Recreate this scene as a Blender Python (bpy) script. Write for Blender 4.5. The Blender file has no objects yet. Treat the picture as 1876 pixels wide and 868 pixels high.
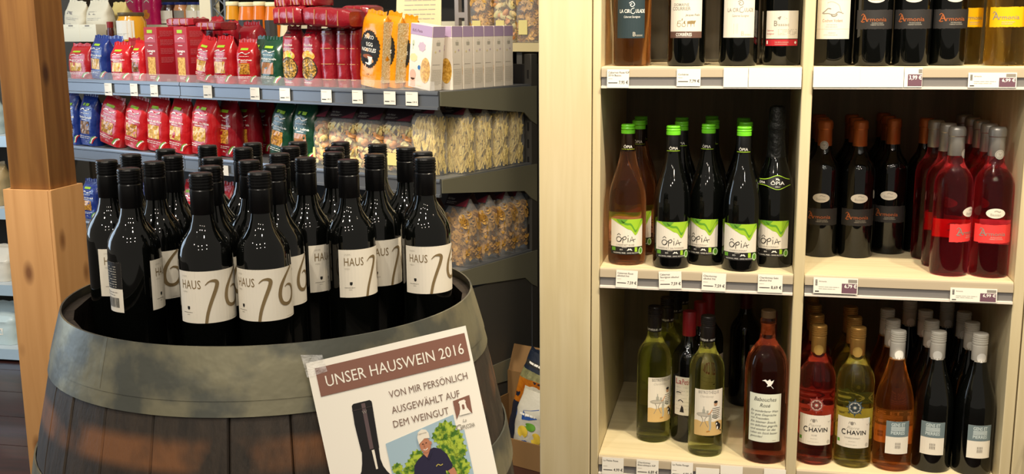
import bpy, math, random
from mathutils import Matrix, Vector, noise
C = bpy.context.scene.collection
PI = math.pi
# ------------------------------------------------------------------ camera
F = 2006.0; PITCH = 0.1905; AZ = 0.2086; ROLL = -0.0084; H = 1.45
cam_d = bpy.data.cameras.new('camera'); cam = bpy.data.objects.new('camera', cam_d); C.objects.link(cam)
cam_d.sensor_fit = 'HORIZONTAL'; cam_d.sensor_width = 36.0; cam_d.lens = F / 1876 * 36.0
cam_d.clip_start = 0.05; cam_d.clip_end = 60
cam.matrix_world = Matrix.Translation((0, 0, H)) @ Matrix.Rotation(AZ, 4, 'Z') @ Matrix.Rotation(PI / 2 - PITCH, 4, 'X') @ Matrix.Rotation(ROLL, 4, 'Z')
bpy.context.scene.camera = cam
# ------------------------------------------------------------------ world, exposure
w = bpy.data.worlds.new('world'); bpy.context.scene.world = w; w.use_nodes = True
w.node_tree.nodes['Background'].inputs[0].default_value = (1.0, 0.90, 0.76, 1)
w.node_tree.nodes['Background'].inputs[1].default_value = 0.19
vs = bpy.context.scene.view_settings
vs.view_transform = 'Standard'; vs.look = 'None'; vs.gamma = 1; vs.use_curve_mapping = False; vs.exposure = 0.85
# ------------------------------------------------------------------ ceiling spots of the shop, and one added fill lamp
def spot(x, y, z, tx, ty, tz, power, size=60, blend=0.5, rad=0.035, col=(1, 0.85, 0.63)):
    d = bpy.data.lights.new('ceiling_or_fill_spot', 'SPOT'); o = bpy.data.objects.new('ceiling_or_fill_spot', d); C.objects.link(o)
    d.energy = power; d.spot_size = math.radians(size); d.spot_blend = blend; d.shadow_soft_size = rad; d.color = col
    o.location = (x, y, z)
    o.rotation_euler = (Vector((tx, ty, tz)) - Vector((x, y, z))).to_track_quat('-Z', 'Y').to_euler()
    return o
spot(0.55, 1.40, 2.95, 0.25, 2.3, 1.0, 92, 75)
spot(1.00, 1.36, 2.95, 0.55, 2.3, 0.9, 52, 70)
spot(-0.15, 1.38, 2.95, -0.05, 2.3, 1.0, 48, 70)
spot(-1.35, 1.75, 2.95, -1.75, 2.9, 1.2, 96, 80, col=(1, 0.88, 0.68))
spot(-2.10, 2.00, 2.95, -2.3, 3.5, 1.1, 80, 80, col=(1, 0.90, 0.74))
spot(-0.75, 0.55, 2.95, -0.62, 1.45, 1.05, 33, 80, col=(1, 0.91, 0.77))
spot(-0.20, 0.30, 2.95, -0.55, 1.45, 1.0, 20, 90, col=(1, 0.91, 0.77))
for (x, y) in ((-1.5, 0.2), (-1.0, -0.9), (-0.3, -0.7), (0.5, -0.2), (-1.9, -0.5), (0.1, -1.8), (-0.9, -2.2), (1.1, -1.2)):
    spot(x, y, 2.95, x * .7 - .3, y + 1.2, 0.6, 14, 110, 0.6, 0.04, col=(1, 0.88, 0.72))
spot(-3.3, 2.4, 2.9, -3.4, 4.1, 0.9, 45, 70, col=(0.85, 0.93, 1.0))  # added bluish fill lamp, brightens the shelves at the far left
# cooler daylight from the shop window on the left
d = bpy.data.lights.new('shop_window', 'AREA'); o = bpy.data.objects.new('shop_window', d); C.objects.link(o)
d.shape = 'RECTANGLE'; d.size = 1.6; d.size_y = 1.8; d.energy = 26; d.color = (0.62, 0.80, 1.0)
o.location = (-4.6, 2.2, 1.7); o.rotation_euler = (Vector((-1.2, 2.4, 1.0)) - o.location).to_track_quat('-Z', 'Y').to_euler()

# ================================================================== helpers
def ray(x, y):
    x -= 938; y -= 434; c, s = math.cos(ROLL), math.sin(ROLL)
    u = (x * c + y * s) / F; v = (-x * s + y * c) / F
    fw = math.cos(PITCH) - v * math.sin(PITCH); up = -math.sin(PITCH) - v * math.cos(PITCH)
    return Vector((-fw * math.sin(AZ) + u * math.cos(AZ), fw * math.cos(AZ) + u * math.sin(AZ), up))
def on_z(x, y, z):
    r = ray(x, y); return r * ((z - H) / r.z) + Vector((0, 0, H))
def on_plane(x, y, n, d):            # vertical plane n.p = d
    r = ray(x, y); return r * (d / (n[0] * r.x + n[1] * r.y)) + Vector((0, 0, H))
def lin(h):
    if not isinstance(h, str): return (*h[:3], 1)
    v = [int(h[i:i + 2], 16) / 255 for i in (0, 2, 4)]
    return (*[c / 12.92 if c <= 0.04045 else ((c + 0.055) / 1.055) ** 2.4 for c in v], 1)
MATS = {}
def mat(name, col, rough=0.5, metal=0.0, spec=0.5, coat=0.0, trans=0.0, ior=1.45, noise_amt=0.0, col2=None, scale=20.0, stretch=(1, 1, 1),
        bump=0.0, bscale=60.0, alpha=1.0, transl=0.0, emit=0.0, ramp=(0.35, 0.65)):
    if name in MATS: return MATS[name]
    m = bpy.data.materials.new(name); m.use_nodes = True; nt = m.node_tree; N = nt.nodes; L = nt.links
    b = N['Principled BSDF']; c = lin(col)
    b.inputs['Base Color'].default_value = c; b.inputs['Roughness'].default_value = rough; b.inputs['Metallic'].default_value = metal
    b.inputs['Specular IOR Level'].default_value = spec; b.inputs['Coat Weight'].default_value = coat; b.inputs['Coat Roughness'].default_value = 0.08
    b.inputs['Transmission Weight'].default_value = trans; b.inputs['IOR'].default_value = ior
    if col2 is not None or bump:
        tc = N.new('ShaderNodeTexCoord'); mp = N.new('ShaderNodeMapping'); mp.inputs['Scale'].default_value = stretch
        L.new(tc.outputs['Object'], mp.inputs['Vector'])
    if col2 is not None:
        nz = N.new('ShaderNodeTexNoise'); nz.inputs['Scale'].default_value = scale; nz.inputs['Detail'].default_value = 5
        L.new(mp.outputs[0], nz.inputs['Vector'])
        rp = N.new('ShaderNodeValToRGB'); rp.color_ramp.elements[0].color = c; rp.color_ramp.elements[1].color = lin(col2)
        rp.color_ramp.elements[0].position = ramp[0]; rp.color_ramp.elements[1].position = ramp[1]
        L.new(nz.outputs['Fac'], rp.inputs[0]); L.new(rp.outputs[0], b.inputs['Base Color'])
    if bump:
        n2 = N.new('ShaderNodeTexNoise'); n2.inputs['Scale'].default_value = bscale; n2.inputs['Detail'].default_value = 3
        L.new(mp.outputs[0], n2.inputs['Vector'])
        bp = N.new('ShaderNodeBump'); bp.inputs['Strength'].default_value = bump; bp.inputs['Distance'].default_value = 0.01
        L.new(n2.outputs['Fac'], bp.inputs['Height']); L.new(bp.outputs[0], b.inputs['Normal'])
    out = N['Material Output']
    if transl:
        t = N.new('ShaderNodeBsdfTranslucent'); t.inputs[0].default_value = c
        mx = N.new('ShaderNodeMixShader'); mx.inputs[0].default_value = transl
        L.new(b.outputs[0], mx.inputs[1]); L.new(t.outputs[0], mx.inputs[2]); L.new(mx.outputs[0], out.inputs[0])
    if alpha < 1:
        t = N.new('ShaderNodeBsdfTransparent'); t.inputs[0].default_value = (1, 1, 1, 1)
        mx = N.new('ShaderNodeMixShader'); mx.inputs[0].default_value = alpha
        L.new(t.outputs[0], mx.inputs[1]); L.new(b.outputs[0], mx.inputs[2]); L.new(mx.outputs[0], out.inputs[0])
    MATS[name] = m; return m
def wood(name, c1, c2, axis='z', rough=0.55, knots=True, ring=3.0, knot_col=None, kscale=3.2):
    if name in MATS: return MATS[name]
    m = bpy.data.materials.new(name); m.use_nodes = True; nt = m.node_tree; N = nt.nodes; L = nt.links; b = N['Principled BSDF']
    b.inputs['Roughness'].default_value = rough
    tc = N.new('ShaderNodeTexCoord'); mp = N.new('ShaderNodeMapping'); L.new(tc.outputs['Object'], mp.inputs['Vector'])
    mp.inputs['Scale'].default_value = {'z': (1, 1, 0.06), 'x': (0.06, 1, 1), 'y': (1, 0.06, 1)}[axis]
    nz = N.new('ShaderNodeTexNoise'); nz.inputs['Scale'].default_value = ring * 22; nz.inputs['Detail'].default_value = 6; nz.inputs['Distortion'].default_value = 0.4
    L.new(mp.outputs[0], nz.inputs['Vector'])
    rp = N.new('ShaderNodeValToRGB'); rp.color_ramp.elements[0].color = lin(c1); rp.color_ramp.elements[1].color = lin(c2)
    rp.color_ramp.elements[0].position = 0.3; rp.color_ramp.elements[1].position = 0.7
    L.new(nz.outputs['Fac'], rp.inputs[0]); last = rp.outputs[0]
    if knots:
        mk = N.new('ShaderNodeMapping'); L.new(tc.outputs['Object'], mk.inputs['Vector'])
        mk.inputs['Scale'].default_value = {'z': (1, 1, 0.5), 'x': (0.5, 1, 1), 'y': (1, 0.5, 1)}[axis]
        vo = N.new('ShaderNodeTexVoronoi'); vo.inputs['Scale'].default_value = kscale * 4.4; L.new(mk.outputs[0], vo.inputs['Vector'])
        r2 = N.new('ShaderNodeValToRGB'); r2.color_ramp.elements[0].position = 0.06; r2.color_ramp.elements[0].color = (1, 1, 1, 1)
        r2.color_ramp.elements[1].position = 0.17; r2.color_ramp.elements[1].color = (0, 0, 0, 1)
        L.new(vo.outputs['Distance'], r2.inputs[0])
        mx = N.new('ShaderNodeMix'); mx.data_type = 'RGBA'; L.new(r2.outputs[0], mx.inputs[0])
        L.new(last, mx.inputs[6]); mx.inputs[7].default_value = lin(knot_col or '8a6136'); last = mx.outputs[2]
    L.new(last, b.inputs['Base Color'])
    bp = N.new('ShaderNodeBump'); bp.inputs['Strength'].default_value = 0.12; bp.inputs['Distance'].default_value = 0.003
    L.new(nz.outputs['Fac'], bp.inputs['Height']); L.new(bp.outputs[0], b.inputs['Normal'])
    MATS[name] = m; return m

class MB:
    def __init__(s): s.v = []; s.f = []; s.m = []
    def add(s, vs, fs, m=0):
        k = len(s.v); s.v += [tuple(p) for p in vs]; s.f += [tuple(i + k for i in f) for f in fs]; s.m += [m] * len(fs); return s
    def box(s, x0, x1, y0, y1, z0, z1, m=0, c=0.0):
        if c <= 0:
            vs = [(x0, y0, z0), (x1, y0, z0), (x1, y1, z0), (x0, y1, z0), (x0, y0, z1), (x1, y0, z1), (x1, y1, z1), (x0, y1, z1)]
            return s.add(vs, [(0, 3, 2, 1), (4, 5, 6, 7), (0, 1, 5, 4), (1, 2, 6, 5), (2, 3, 7, 6), (3, 0, 4, 7)], m)
        def ring(a, z): return [(x0 + a, y0 + a, z), (x1 - a, y0 + a, z), (x1 - a, y1 - a, z), (x0 + a, y1 - a, z)]
        def ch(z, e):   # chamfered vertical edges
            return [(x0 + c + e, y0 + e, z), (x1 - c - e, y0 + e, z), (x1 - e, y0 + c + e, z), (x1 - e, y1 - c - e, z), (x1 - c - e, y1 - e, z), (x0 + c + e, y1 - e, z), (x0 + e, y1 - c - e, z), (x0 + e, y0 + c + e, z)]
        rs = [ch(z0, c * .5), ch(z0 + c, 0), ch(z1 - c, 0), ch(z1, c * .5)]
        vs = sum(rs, []); fs = [tuple(range(7, -1, -1)), tuple(range(24, 32))]
        for r in range(3):
            for i in range(8): j = (i + 1) % 8; fs.append((r * 8 + i, r * 8 + j, r * 8 + 8 + j, r * 8 + 8 + i))
        return s.add(vs, fs, m)
    def lathe(s, pr, n=32, m=0, cx=0, cy=0, a0=0.0, a1=2 * PI):
        full = abs(a1 - a0 - 2 * PI) < 1e-6; cols = n if full else n + 1; vs = []; idx = []
        for r, z in pr:
            if r < 1e-6: idx.append([len(vs)] * cols); vs.append((cx, cy, z))
            else:
                idx.append(list(range(len(vs), len(vs) + cols)))
                for i in range(cols): a = a0 + (a1 - a0) * i / n; vs.append((cx + r * math.cos(a), cy + r * math.sin(a), z))
        fs = []
        for k in range(len(pr) - 1):
            for i in range(n):
                j = (i + 1) % cols; q = [idx[k][i], idx[k][j], idx[k + 1][j], idx[k + 1][i]]
                q = [a for t, a in enumerate(q) if a not in q[:t]]
                if len(q) > 2: fs.append(tuple(q))
        return s.add(vs, fs, m)
    def tube(s, pts, r, n=6, m=0):
        pts = [Vector(p) for p in pts]; vs = []; fs = []
        for i, p in enumerate(pts):
            t = (pts[min(i + 1, len(pts) - 1)] - pts[max(i - 1, 0)]).normalized()
            a = t.cross(Vector((0, 0, 1)))
            if a.length < 1e-3: a = t.cross(Vector((1, 0, 0)))
            a.normalize(); b = t.cross(a); rr = r[i] if isinstance(r, (list, tuple)) else r
            for k in range(n): th = 2 * PI * k / n; vs.append(p + a * (rr * math.cos(th)) + b * (rr * math.sin(th)))
        for i in range(len(pts) - 1):
            for k in range(n): j = (k + 1) % n; fs.append((i * n + k, i * n + j, i * n + n + j, i * n + n + k))
        fs += [tuple(range(n - 1, -1, -1)), tuple(range((len(pts) - 1) * n, len(pts) * n))]
        return s.add(vs, fs, m)
    def prism(s, poly, y0, y1, m=0):      # polygon in x,z extruded along y
        n = len(poly); vs = [(x, y0, z) for x, z in poly] + [(x, y1, z) for x, z in poly]
        fs = [tuple(range(n)), tuple(range(2 * n - 1, n - 1, -1))] + [(i, i + n, (i + 1) % n + n, (i + 1) % n) for i in range(n)]
        return s.add(vs, fs, m)
    def build(s, name, mats, parent=None, smooth=30, world=False, recalc=False):
        me = bpy.data.meshes.new(name); off = parent.location if (world and parent is not None) else Vector((0, 0, 0))
        me.from_pydata([(v[0] - off[0], v[1] - off[1], v[2] - off[2]) for v in s.v], [], s.f)
        if not isinstance(mats, (list, tuple)): mats = [mats]
        for m_ in mats: me.materials.append(m_)
        if len(mats) > 1: me.polygons.foreach_set('material_index', s.m)
        if recalc:
            import bmesh; bm = bmesh.new(); bm.from_mesh(me); bmesh.ops.recalc_face_normals(bm, faces=bm.faces); bm.to_mesh(me); bm.free()
        if smooth:
            me.polygons.foreach_set('use_smooth', [True] * len(me.polygons)); me.set_sharp_from_angle(angle=math.radians(smooth))
        me.update()
        o = bpy.data.objects.new(name, me); C.objects.link(o)
        if parent is not None: o.parent = parent
        return o
def tag(o, label=None, cat=None, group=None, kind=None):
    if label: o['label'] = label
    if cat: o['category'] = cat
    if group: o['group'] = group
    if kind: o['kind'] = kind
    return o
def thing(name, loc=(0, 0, 0), rz=0.0, label=None, cat=None, group=None):
    o = bpy.data.objects.new(name, None); C.objects.link(o); o.empty_display_size = 0.05
    o.location = loc; o.rotation_euler = (0, 0, rz); return tag(o, label, cat, group)
def copy_tree(o, parent=None):
    c = o.copy(); C.objects.link(c)
    if parent is not None: c.parent = parent
    for ch in list(o.children): copy_tree(ch, c)
    return c
# ------------------------------------------------------------------ printed artwork on surfaces
TXT = {}
def text_mesh(s, bold=0.0, shear=0.0, spacing=1.0):
    k = (s, bold, shear, spacing)
    if k not in TXT:
        c = bpy.data.curves.new('glyphs', 'FONT'); c.body = s; c.size = 1 / 0.682; c.resolution_u = 2; c.offset = bold; c.shear = shear; c.space_character = spacing
        o = bpy.data.objects.new('glyphs', c); m = o.to_mesh()
        v = [(p.co.x, p.co.y) for p in m.vertices]; f = [tuple(p.vertices) for p in m.polygons]
        x0 = min(p[0] for p in v); x1 = max(p[0] for p in v)
        TXT[k] = ([(x - x0, y) for x, y in v], f, x1 - x0)
        o.to_mesh_clear(); bpy.data.objects.remove(o); bpy.data.curves.remove(c)
    return TXT[k]
class Art:
    def __init__(s): s.p = []; s.mats = []
    def mi(s, m):
        if m not in s.mats: s.mats.append(m)
        return s.mats.index(m)
    def raw(s, v, f, m, l): s.p.append((v, f, s.mi(m), l)); return s
    def rect(s, x0, y0, x1, y1, m, l=1, nx=None):
        if x1 < x0: x0, x1 = x1, x0
        n = nx or max(1, int((x1 - x0) / 0.005)); ny = max(1, int((y1 - y0) / 0.012))
        v = [(x0 + (x1 - x0) * i / n, y0 + (y1 - y0) * j / ny) for j in range(ny + 1) for i in range(n + 1)]
        return s.raw(v, [(j * (n + 1) + i, j * (n + 1) + i + 1, (j + 1) * (n + 1) + i + 1, (j + 1) * (n + 1) + i) for j in range(ny) for i in range(n)], m, l)
    def strip(s, xs, lo, hi, m, l=1):
        n = len(xs); v = list(zip(xs, lo)) + list(zip(xs, hi))
        return s.raw(v, [(i, i + 1, n + i + 1, n + i) for i in range(n - 1)], m, l)
    def poly(s, pts, m, l=1):
        return s.raw(list(pts), [tuple(range(len(pts)))], m, l)
    def disc(s, cx, cy, rx, ry, m, l=1, n=20, rag=0.0, seed=1):
        rd = random.Random(seed); v = [(cx, cy)]; ks = [1 + (rag * (1 if i % 2 else -1)) + (rd.uniform(-rag, rag) * .3 if rag else 0) for i in range(n)]
        nr = max(1, min(5, int(max(rx, ry) / .003)))
        for q in range(1, nr + 1):
            for i in range(n):
                k = q / nr * (ks[i] if q == nr else 1 - rag)
                v.append((cx + rx * k * math.cos(2 * PI * i / n), cy + ry * k * math.sin(2 * PI * i / n)))
        f = [(0, i + 1, (i + 1) % n + 1) for i in range(n)]
        for q in range(nr - 1): f += [(1 + q * n + i, 1 + (q + 1) * n + i, 1 + (q + 1) * n + (i + 1) % n, 1 + q * n + (i + 1) % n) for i in range(n)]
        return s.raw(v, f, m, l)
    def ring(s, cx, cy, rx, ry, t, m, l=1, n=24):
        v = []
        for i in range(n): a = 2 * PI * i / n; v += [(cx + rx * math.cos(a), cy + ry * math.sin(a)), (cx + (rx - t) * math.cos(a), cy + (ry - t) * math.sin(a))]
        return s.raw(v, [(2 * i, (2 * i + 2) % (2 * n), (2 * i + 3) % (2 * n), 2 * i + 1) for i in range(n)], m, l)
    def stroke(s, pts, w, m, l=2, sm=True):
        if sm and len(pts) > 2:
            q = []; ww = []; n = len(pts); W = w if isinstance(w, (list, tuple)) else [w] * n
            for i in range(n - 1):
                p0, p1, p2, p3 = pts[max(i - 1, 0)], pts[i], pts[i + 1], pts[min(i + 2, n - 1)]
                for k in range(5):
                    t = k / 5; q.append(tuple(0.5 * ((2 * p1[a]) + (-p0[a] + p2[a]) * t + (2 * p0[a] - 5 * p1[a] + 4 * p2[a] - p3[a]) * t * t + (-p0[a] + 3 * p1[a] - 3 * p2[a] + p3[a]) * t ** 3) for a in (0, 1)))
                    ww.append(W[i] + (W[i + 1] - W[i]) * t)
            q.append(tuple(pts[-1])); ww.append(W[-1]); pts = q; w = ww
        n = len(pts); W = w if isinstance(w, (list, tuple)) else [w] * n; v = []
        for i in range(n):
            a = pts[max(i - 1, 0)]; b = pts[min(i + 1, n - 1)]; dx, dy = b[0] - a[0], b[1] - a[1]; L_ = math.hypot(dx, dy) or 1
            nx, ny = -dy / L_ * W[i] / 2, dx / L_ * W[i] / 2; v += [(pts[i][0] + nx, pts[i][1] + ny), (pts[i][0] - nx, pts[i][1] - ny)]
        return s.raw(v, [(2 * i, 2 * i + 1, 2 * i + 3, 2 * i + 2) for i in range(n - 1)], m, l)
    def text(s, t, x, y, h, m, l=2, align='c', width=None, bold=0.0, shear=0.0, rot=0.0, spacing=1.0):
        if not t.strip(): return s
        v, f, W = text_mesh(t, bold, shear, spacing); sx = (width / W) if width else h
        ox = {'l': 0, 'c': -W * sx / 2, 'r': -W * sx}[align]; c, sn = math.cos(rot), math.sin(rot)
        v2 = [(a * sx + ox, b * h) for a, b in v]
        return s.raw([(x + a * c - b * sn, y + a * sn + b * c) for a, b in v2], f, m, l)
    def lines(s, x0, x1, y, n, dy, t, m, l=2, seed=0):   # print too small to read
        rd = random.Random(seed)
        for i in range(n):
            x = x0; xe = x1 - rd.uniform(0, .25) * (x1 - x0) * (i == n - 1)
            while x < xe:
                e = min(xe, x + rd.uniform(.12, .3) * (x1 - x0)); s.rect(x, y - i * dy, e, y - i * dy + t, m, l, nx=max(1, int((e - x) / .008))); x = e + .03 * (x1 - x0)
        return s
    def build(s, name, parent, fn, base=0.0002, step=0.00018):
        b = MB()
        for v, f, m, l in s.p: b.add([fn(x, y, base + step * l) for x, y in v], f, m)
        return b.build(name, s.mats, parent, smooth=0)
def cyl(R): return lambda x, y, o: ((R + o) * math.sin(x / R), -(R + o) * math.cos(x / R), y)
def flat(y0=0.0): return lambda x, y, o: (x, y0 - o, y)

# ================================================================== materials
CREAM = wood('whitewashed_spruce', 'd9cba6', 'cdbd93', 'z', 0.5, True, 2.2, 'ab9970', 1.1)
CREAMX = wood('whitewashed_spruce_shelf', 'dccfaa', 'cfc098', 'x', 0.5, False, 2.2)
CREAM_SHADE = wood('whitewashed_back_shaded', '83785f', '6f6550', 'z', 0.6, False, 2.2)  # same wood, darkened: the shade inside the compartments is put into its colour
OAKPOST = wood('honey_timber', 'a0713a', '7c5026', 'z', 0.5, True, 1.6, '4a2a12', 2.0)
PINE = wood('pale_pine', 'b98b58', 'a87a48', 'z', 0.55, True, 1.6, '6d4420', 2.0)
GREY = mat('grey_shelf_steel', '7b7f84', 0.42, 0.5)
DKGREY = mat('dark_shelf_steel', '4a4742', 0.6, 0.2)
BLACKISH = mat('black_back_panel', '24211e', 0.7)
RAILG = mat('price_rail_grey', '8d8a88', 0.3, 0.3)
RAILW = mat('price_rail_white', 'cfc8bd', 0.25)
PAPER = mat('paper_white', 'e9e4d8', 0.7)
LABELW = mat('label_cream', 'e2dbcc', 0.65)
INK = mat('ink_black', '1c1a18', 0.6)
INKG = mat('ink_grey', '8b857c', 0.6)
INKL = mat('ink_light_grey', 'b9b3a6', 0.6)
BRONZE = mat('ink_bronze', '85714f', 0.45, 0.2)
MAROON = mat('ink_maroon', '6b4a58', 0.6)
GREENL = mat('ink_lime', '9cc62c', 0.55)
GREEND = mat('ink_leaf', '5f9a2a', 0.55)
WHITEP = mat('ink_white', 'f2f0e8', 0.6)
CLEARP = mat('clear_acrylic', 'ffffff', 0.12, alpha=0.08)
FILM = mat('clear_film', 'ffffff', 0.12, alpha=0.16, bump=0.6, bscale=18)
DARKGLASS = mat('dark_bottle_glass', '050605', 0.04, spec=0.6)
BLACKCAP = mat('black_cap', '0e0e0f', 0.28, 0.3)
def glass(name, col, tr=0.16):
    c = lin(col); return mat(name, tuple(x ** .55 for x in c[:3]), 0.0, trans=1.0, ior=1.34, transl=tr * .4)

# ================================================================== setting
fl = mat('dark_red_floor', '3a1c16', 0.35, col2='24110e', scale=5, stretch=(1, 6, 1), coat=0.2)
b = MB()
o = tag(MB().box(-9, 4, -3, 9, -0.05, -0.006).build('floor', fl, smooth=0), kind='structure')
for j in range(24):      # boards laid over the slab
    MB().box(-6.0, 1.6, 0.9 + j * 0.26, 0.9 + j * 0.26 + 0.256, -0.0059, -0.0005).build('plank', fl, o, smooth=0)
tag(MB().box(-9, 4, 8.5, 8.7, 0, 3.6).build('wall_back', mat('wall_dim', '4d4438', 0.8), smooth=0), kind='structure')

# ================================================================== wine shelf cabinet
Y0, YB = 2.28, 2.80
XL, XM0, XM1, XR = -0.2915, 0.1125, 0.1335, 0.5375
SH = {1: 1.365, 2: 0.941, 3: 0.5155}
cab = thing('wine_shelf_cabinet', (-0.422, Y0, 0), 0, 'tall cream whitewashed wooden wine cabinet with open compartments on the right', 'shelf')
def cb(name, m, *box, c=0.0015, parent=None):
    return MB().box(*box, c=c).build(name, m, parent or cab, smooth=30, world=parent is None)
cb('filler_board', CREAM, -0.422, -0.3105, Y0 - 0.004, Y0 + 0.018, 0, 2.4)
cb('outer_side', CREAM, -0.420, -0.402, Y0 + 0.019, YB + 0.03, 0, 2.4)
cb('side_panel', CREAM, -0.3085, XL, Y0 - 0.001, YB, 0, 2.4)
cb('center_panel', CREAM, XM0, XM1, Y0 - 0.001, YB, 0, 2.4)
cb('side_panel', CREAM, XR, XR + 0.0205, Y0 - 0.001, YB, 0, 2.4)
cb('back_panel', CREAM_SHADE, -0.40, XR + 0.02, YB, YB + 0.012, 0, 2.4)
cb('top_panel', CREAMX, -0.42, XR + 0.02, Y0, YB, 2.4, 2.42)
dr = cb('cupboard_door', CREAM, XR + 0.023, 0.95, Y0 - 0.003, Y0 + 0.017, 0, 2.4)
MB().tube([(0.585, Y0 - 0.004, .612), (0.582, Y0 - 0.02, .613), (0.580, Y0 - 0.03, .606), (0.583, Y0 - 0.032, .598), (0.590, Y0 - 0.030, .588), (0.60, Y0 - 0.02, .580), (0.602, Y0 - 0.004, .578)], 0.0035, 8).build('door_handle', mat('dark_nickel', '6a6058', 0.3, 0.9), dr, world=False)
for ch in dr.children: ch.location = (0.422, -Y0, 0)
for (xa, xb) in ((XL, XM0), (XM1, XR)):
    for z in (1.790, SH[1], SH[2], SH[3], 0.09):
        s_ = cb('shelf', CREAMX, xa + .0004, xb - .0004, Y0 + 0.0015, YB - .001, z - 0.02, z)
        b = MB(); x0, x1 = xa + 0.0015, xb - 0.0015
        pr = [(Y0 + .001, z - .001), (Y0 - .003, z - .003), (Y0 - .0035, z - .006), (Y0 - .0045, z - .0195), (Y0 - .0045, z - .0205), (Y0 - .0015, z - .0215), (Y0 - .0015, z - .0385), (Y0 - .007, z - .0395), (Y0 - .0075, z - .0435), (Y0 + .001, z - .0445)]
        n = len(pr); b.add([(x0, y, zz) for y, zz in pr] + [(x1, y, zz) for y, zz in pr], [], 0)
        for i in range(n - 1): b.f.append((i, i + 1, n + i + 1, n + i)); b.m.append(2 if i >= 6 else (1 if i in (5,) else 0))
        b.f.append(tuple(range(n - 1, -1, -1))); b.m.append(0); b.f.append(tuple(range(n, 2 * n))); b.m.append(0)
        r_ = b.build('price_rail', [mat('rail_beige', 'b5a78f', 0.35), RAILG, RAILW], s_, smooth=0); r_.location = (0.422, -Y0, 0)

# ------------------------------------------------------------------ price tags on the wine cabinet
def simple_tag(x0, x1, y0, y1, lines_, price, where, rot=0.0, wide=False, group='price tags on the wine shelves'):
    x1 -= 1
    a = on_plane(x0, y0, (0, 1), Y0 - 0.010); c = on_plane(x1, y1, (0, 1), Y0 - 0.010); wd = c.x - a.x; hh = a.z - c.z
    t = thing('price_tag', ((a.x + c.x) / 2, Y0 - 0.0085, c.z), 0, where, 'price tag', group); t.rotation_euler = (math.radians(-4), rot, 0)
    MB().box(-wd / 2, wd / 2, -0.0004, 0.0004, 0, hh).build('card', PAPER, t, smooth=0)
    A = Art()
    if price:
        if wide:
            A.rect(wd / 2 - .36 * wd if wide == 1 else wd/2-.8*wd, hh * .06, wd / 2 - .02 * wd, hh * .66, MAROON, 1); A.rect(wd / 2 - .22 * wd, hh * .72, wd / 2 - .02 * wd, hh * .92, INKG, 1)
            A.text(price, wd / 2 - .03 * wd, hh * .40, hh * .2, WHITEP, 2, 'r', width=.27 * wd if wide == 1 else .7*wd, bold=.03)
            if wide == 1:
                A.text(lines_[0], -wd * .38, hh * .72, hh * .09, INKG, 2, 'l', bold=.01); A.lines(-wd * .38, wd * .08, hh * .4, 2, hh * .12, hh * .03, INKL, 2)
                for i in range(7): A.rect(-wd * .46, hh * (.5 + i * .055), -wd * .41, hh * (.525 + i * .055), INK, 2)
                A.rect(-wd * .46, hh * .1, -wd * .37, hh * .16, INK, 2)
        else:
            for i, s in enumerate(lines_): A.text(s, -wd * .44, hh * (.78 - .15 * i), hh * .10, INK, 2, 'l')
            A.lines(-wd * .44, -wd * .2, hh * .48, 1, .001, hh * .025, INKL, 2)
            A.rect(-wd * .44, hh * .25, -wd * .02, hh * .29, INK, 2)
            A.text(price, wd * .46, hh * .22, hh * .16, INK, 2, 'r', width=wd * .42, bold=.01)
    A.build('print', t, flat(-0.0005), 0.0001, 0.0001)
simple_tag(1112, 1153, 127, 161, ['Cabernet Rosé IGP', '2016 Bassac'], '7,95 €', 'square price tag 7,95 under the leftmost bottle of the top shelf')
simple_tag(1240, 1284, 126, 158, ['', 'Corbières'], '7,79 €', 'square price tag 7,79 under the cream label bottle with brown band')
simple_tag(1326, 1371, 124, 160, [], '', 'blank bright white tag left of the wide one, top shelf, left compartment')
simple_tag(1372, 1469, 124, 160, [], '', 'wide blank bright white tag beside the post, top shelf, left compartment')
simple_tag(1491, 1576, 122, 160, [], '', 'blank white tag right of the center post on the top shelf')
simple_tag(1577, 1656, 123, 160, [], '', 'blank white tag left of the purple 3,99 tag on the top shelf')
simple_tag(1658, 1690, 124, 160, [], '3,99 €', 'small purple and white 3,99 price tag on the top shelf', wide=2)
simple_tag(1775, 1863, 133, 161, ['Armonia'], '6,99 €', 'wide 6,99 tag on the top shelf under the yellow wine', wide=1)
simple_tag(1128, 1168, 495, 528, ['Cabernet Rosé', 'alkohol frei'], '7,59 €', 'square 7,59 tag under the pink bottle of the middle shelf', 0.03)
simple_tag(1208, 1250, 497, 530, ['Cabernet', 'Sauvignon alkohol'], '7,59 €', 'tilted 7,59 tag, second from left, middle shelf', -0.05)
simple_tag(1286, 1330, 500, 534, ['Chardonnay', 'alkohol frei'], '7,59 €', 'square 7,59 tag, third from left on the middle shelf', 0.02)
simple_tag(1389, 1434, 503, 537, ['Chardonnay Sekt', 'alkohol frei'], '8,69 €', 'square 8,69 tag beneath the sparkling bottle', 0.0)
simple_tag(1491, 1572, 508, 540, ['Armonia'], '6,79 €', 'wide 6,79 tag under the black copper-capped bottles', wide=1)
simple_tag(1742, 1827, 527, 555, ['Armonia'], '6,99 €', 'wide 6,99 tag under the pink bottles with silver capsules', wide=1)
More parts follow.
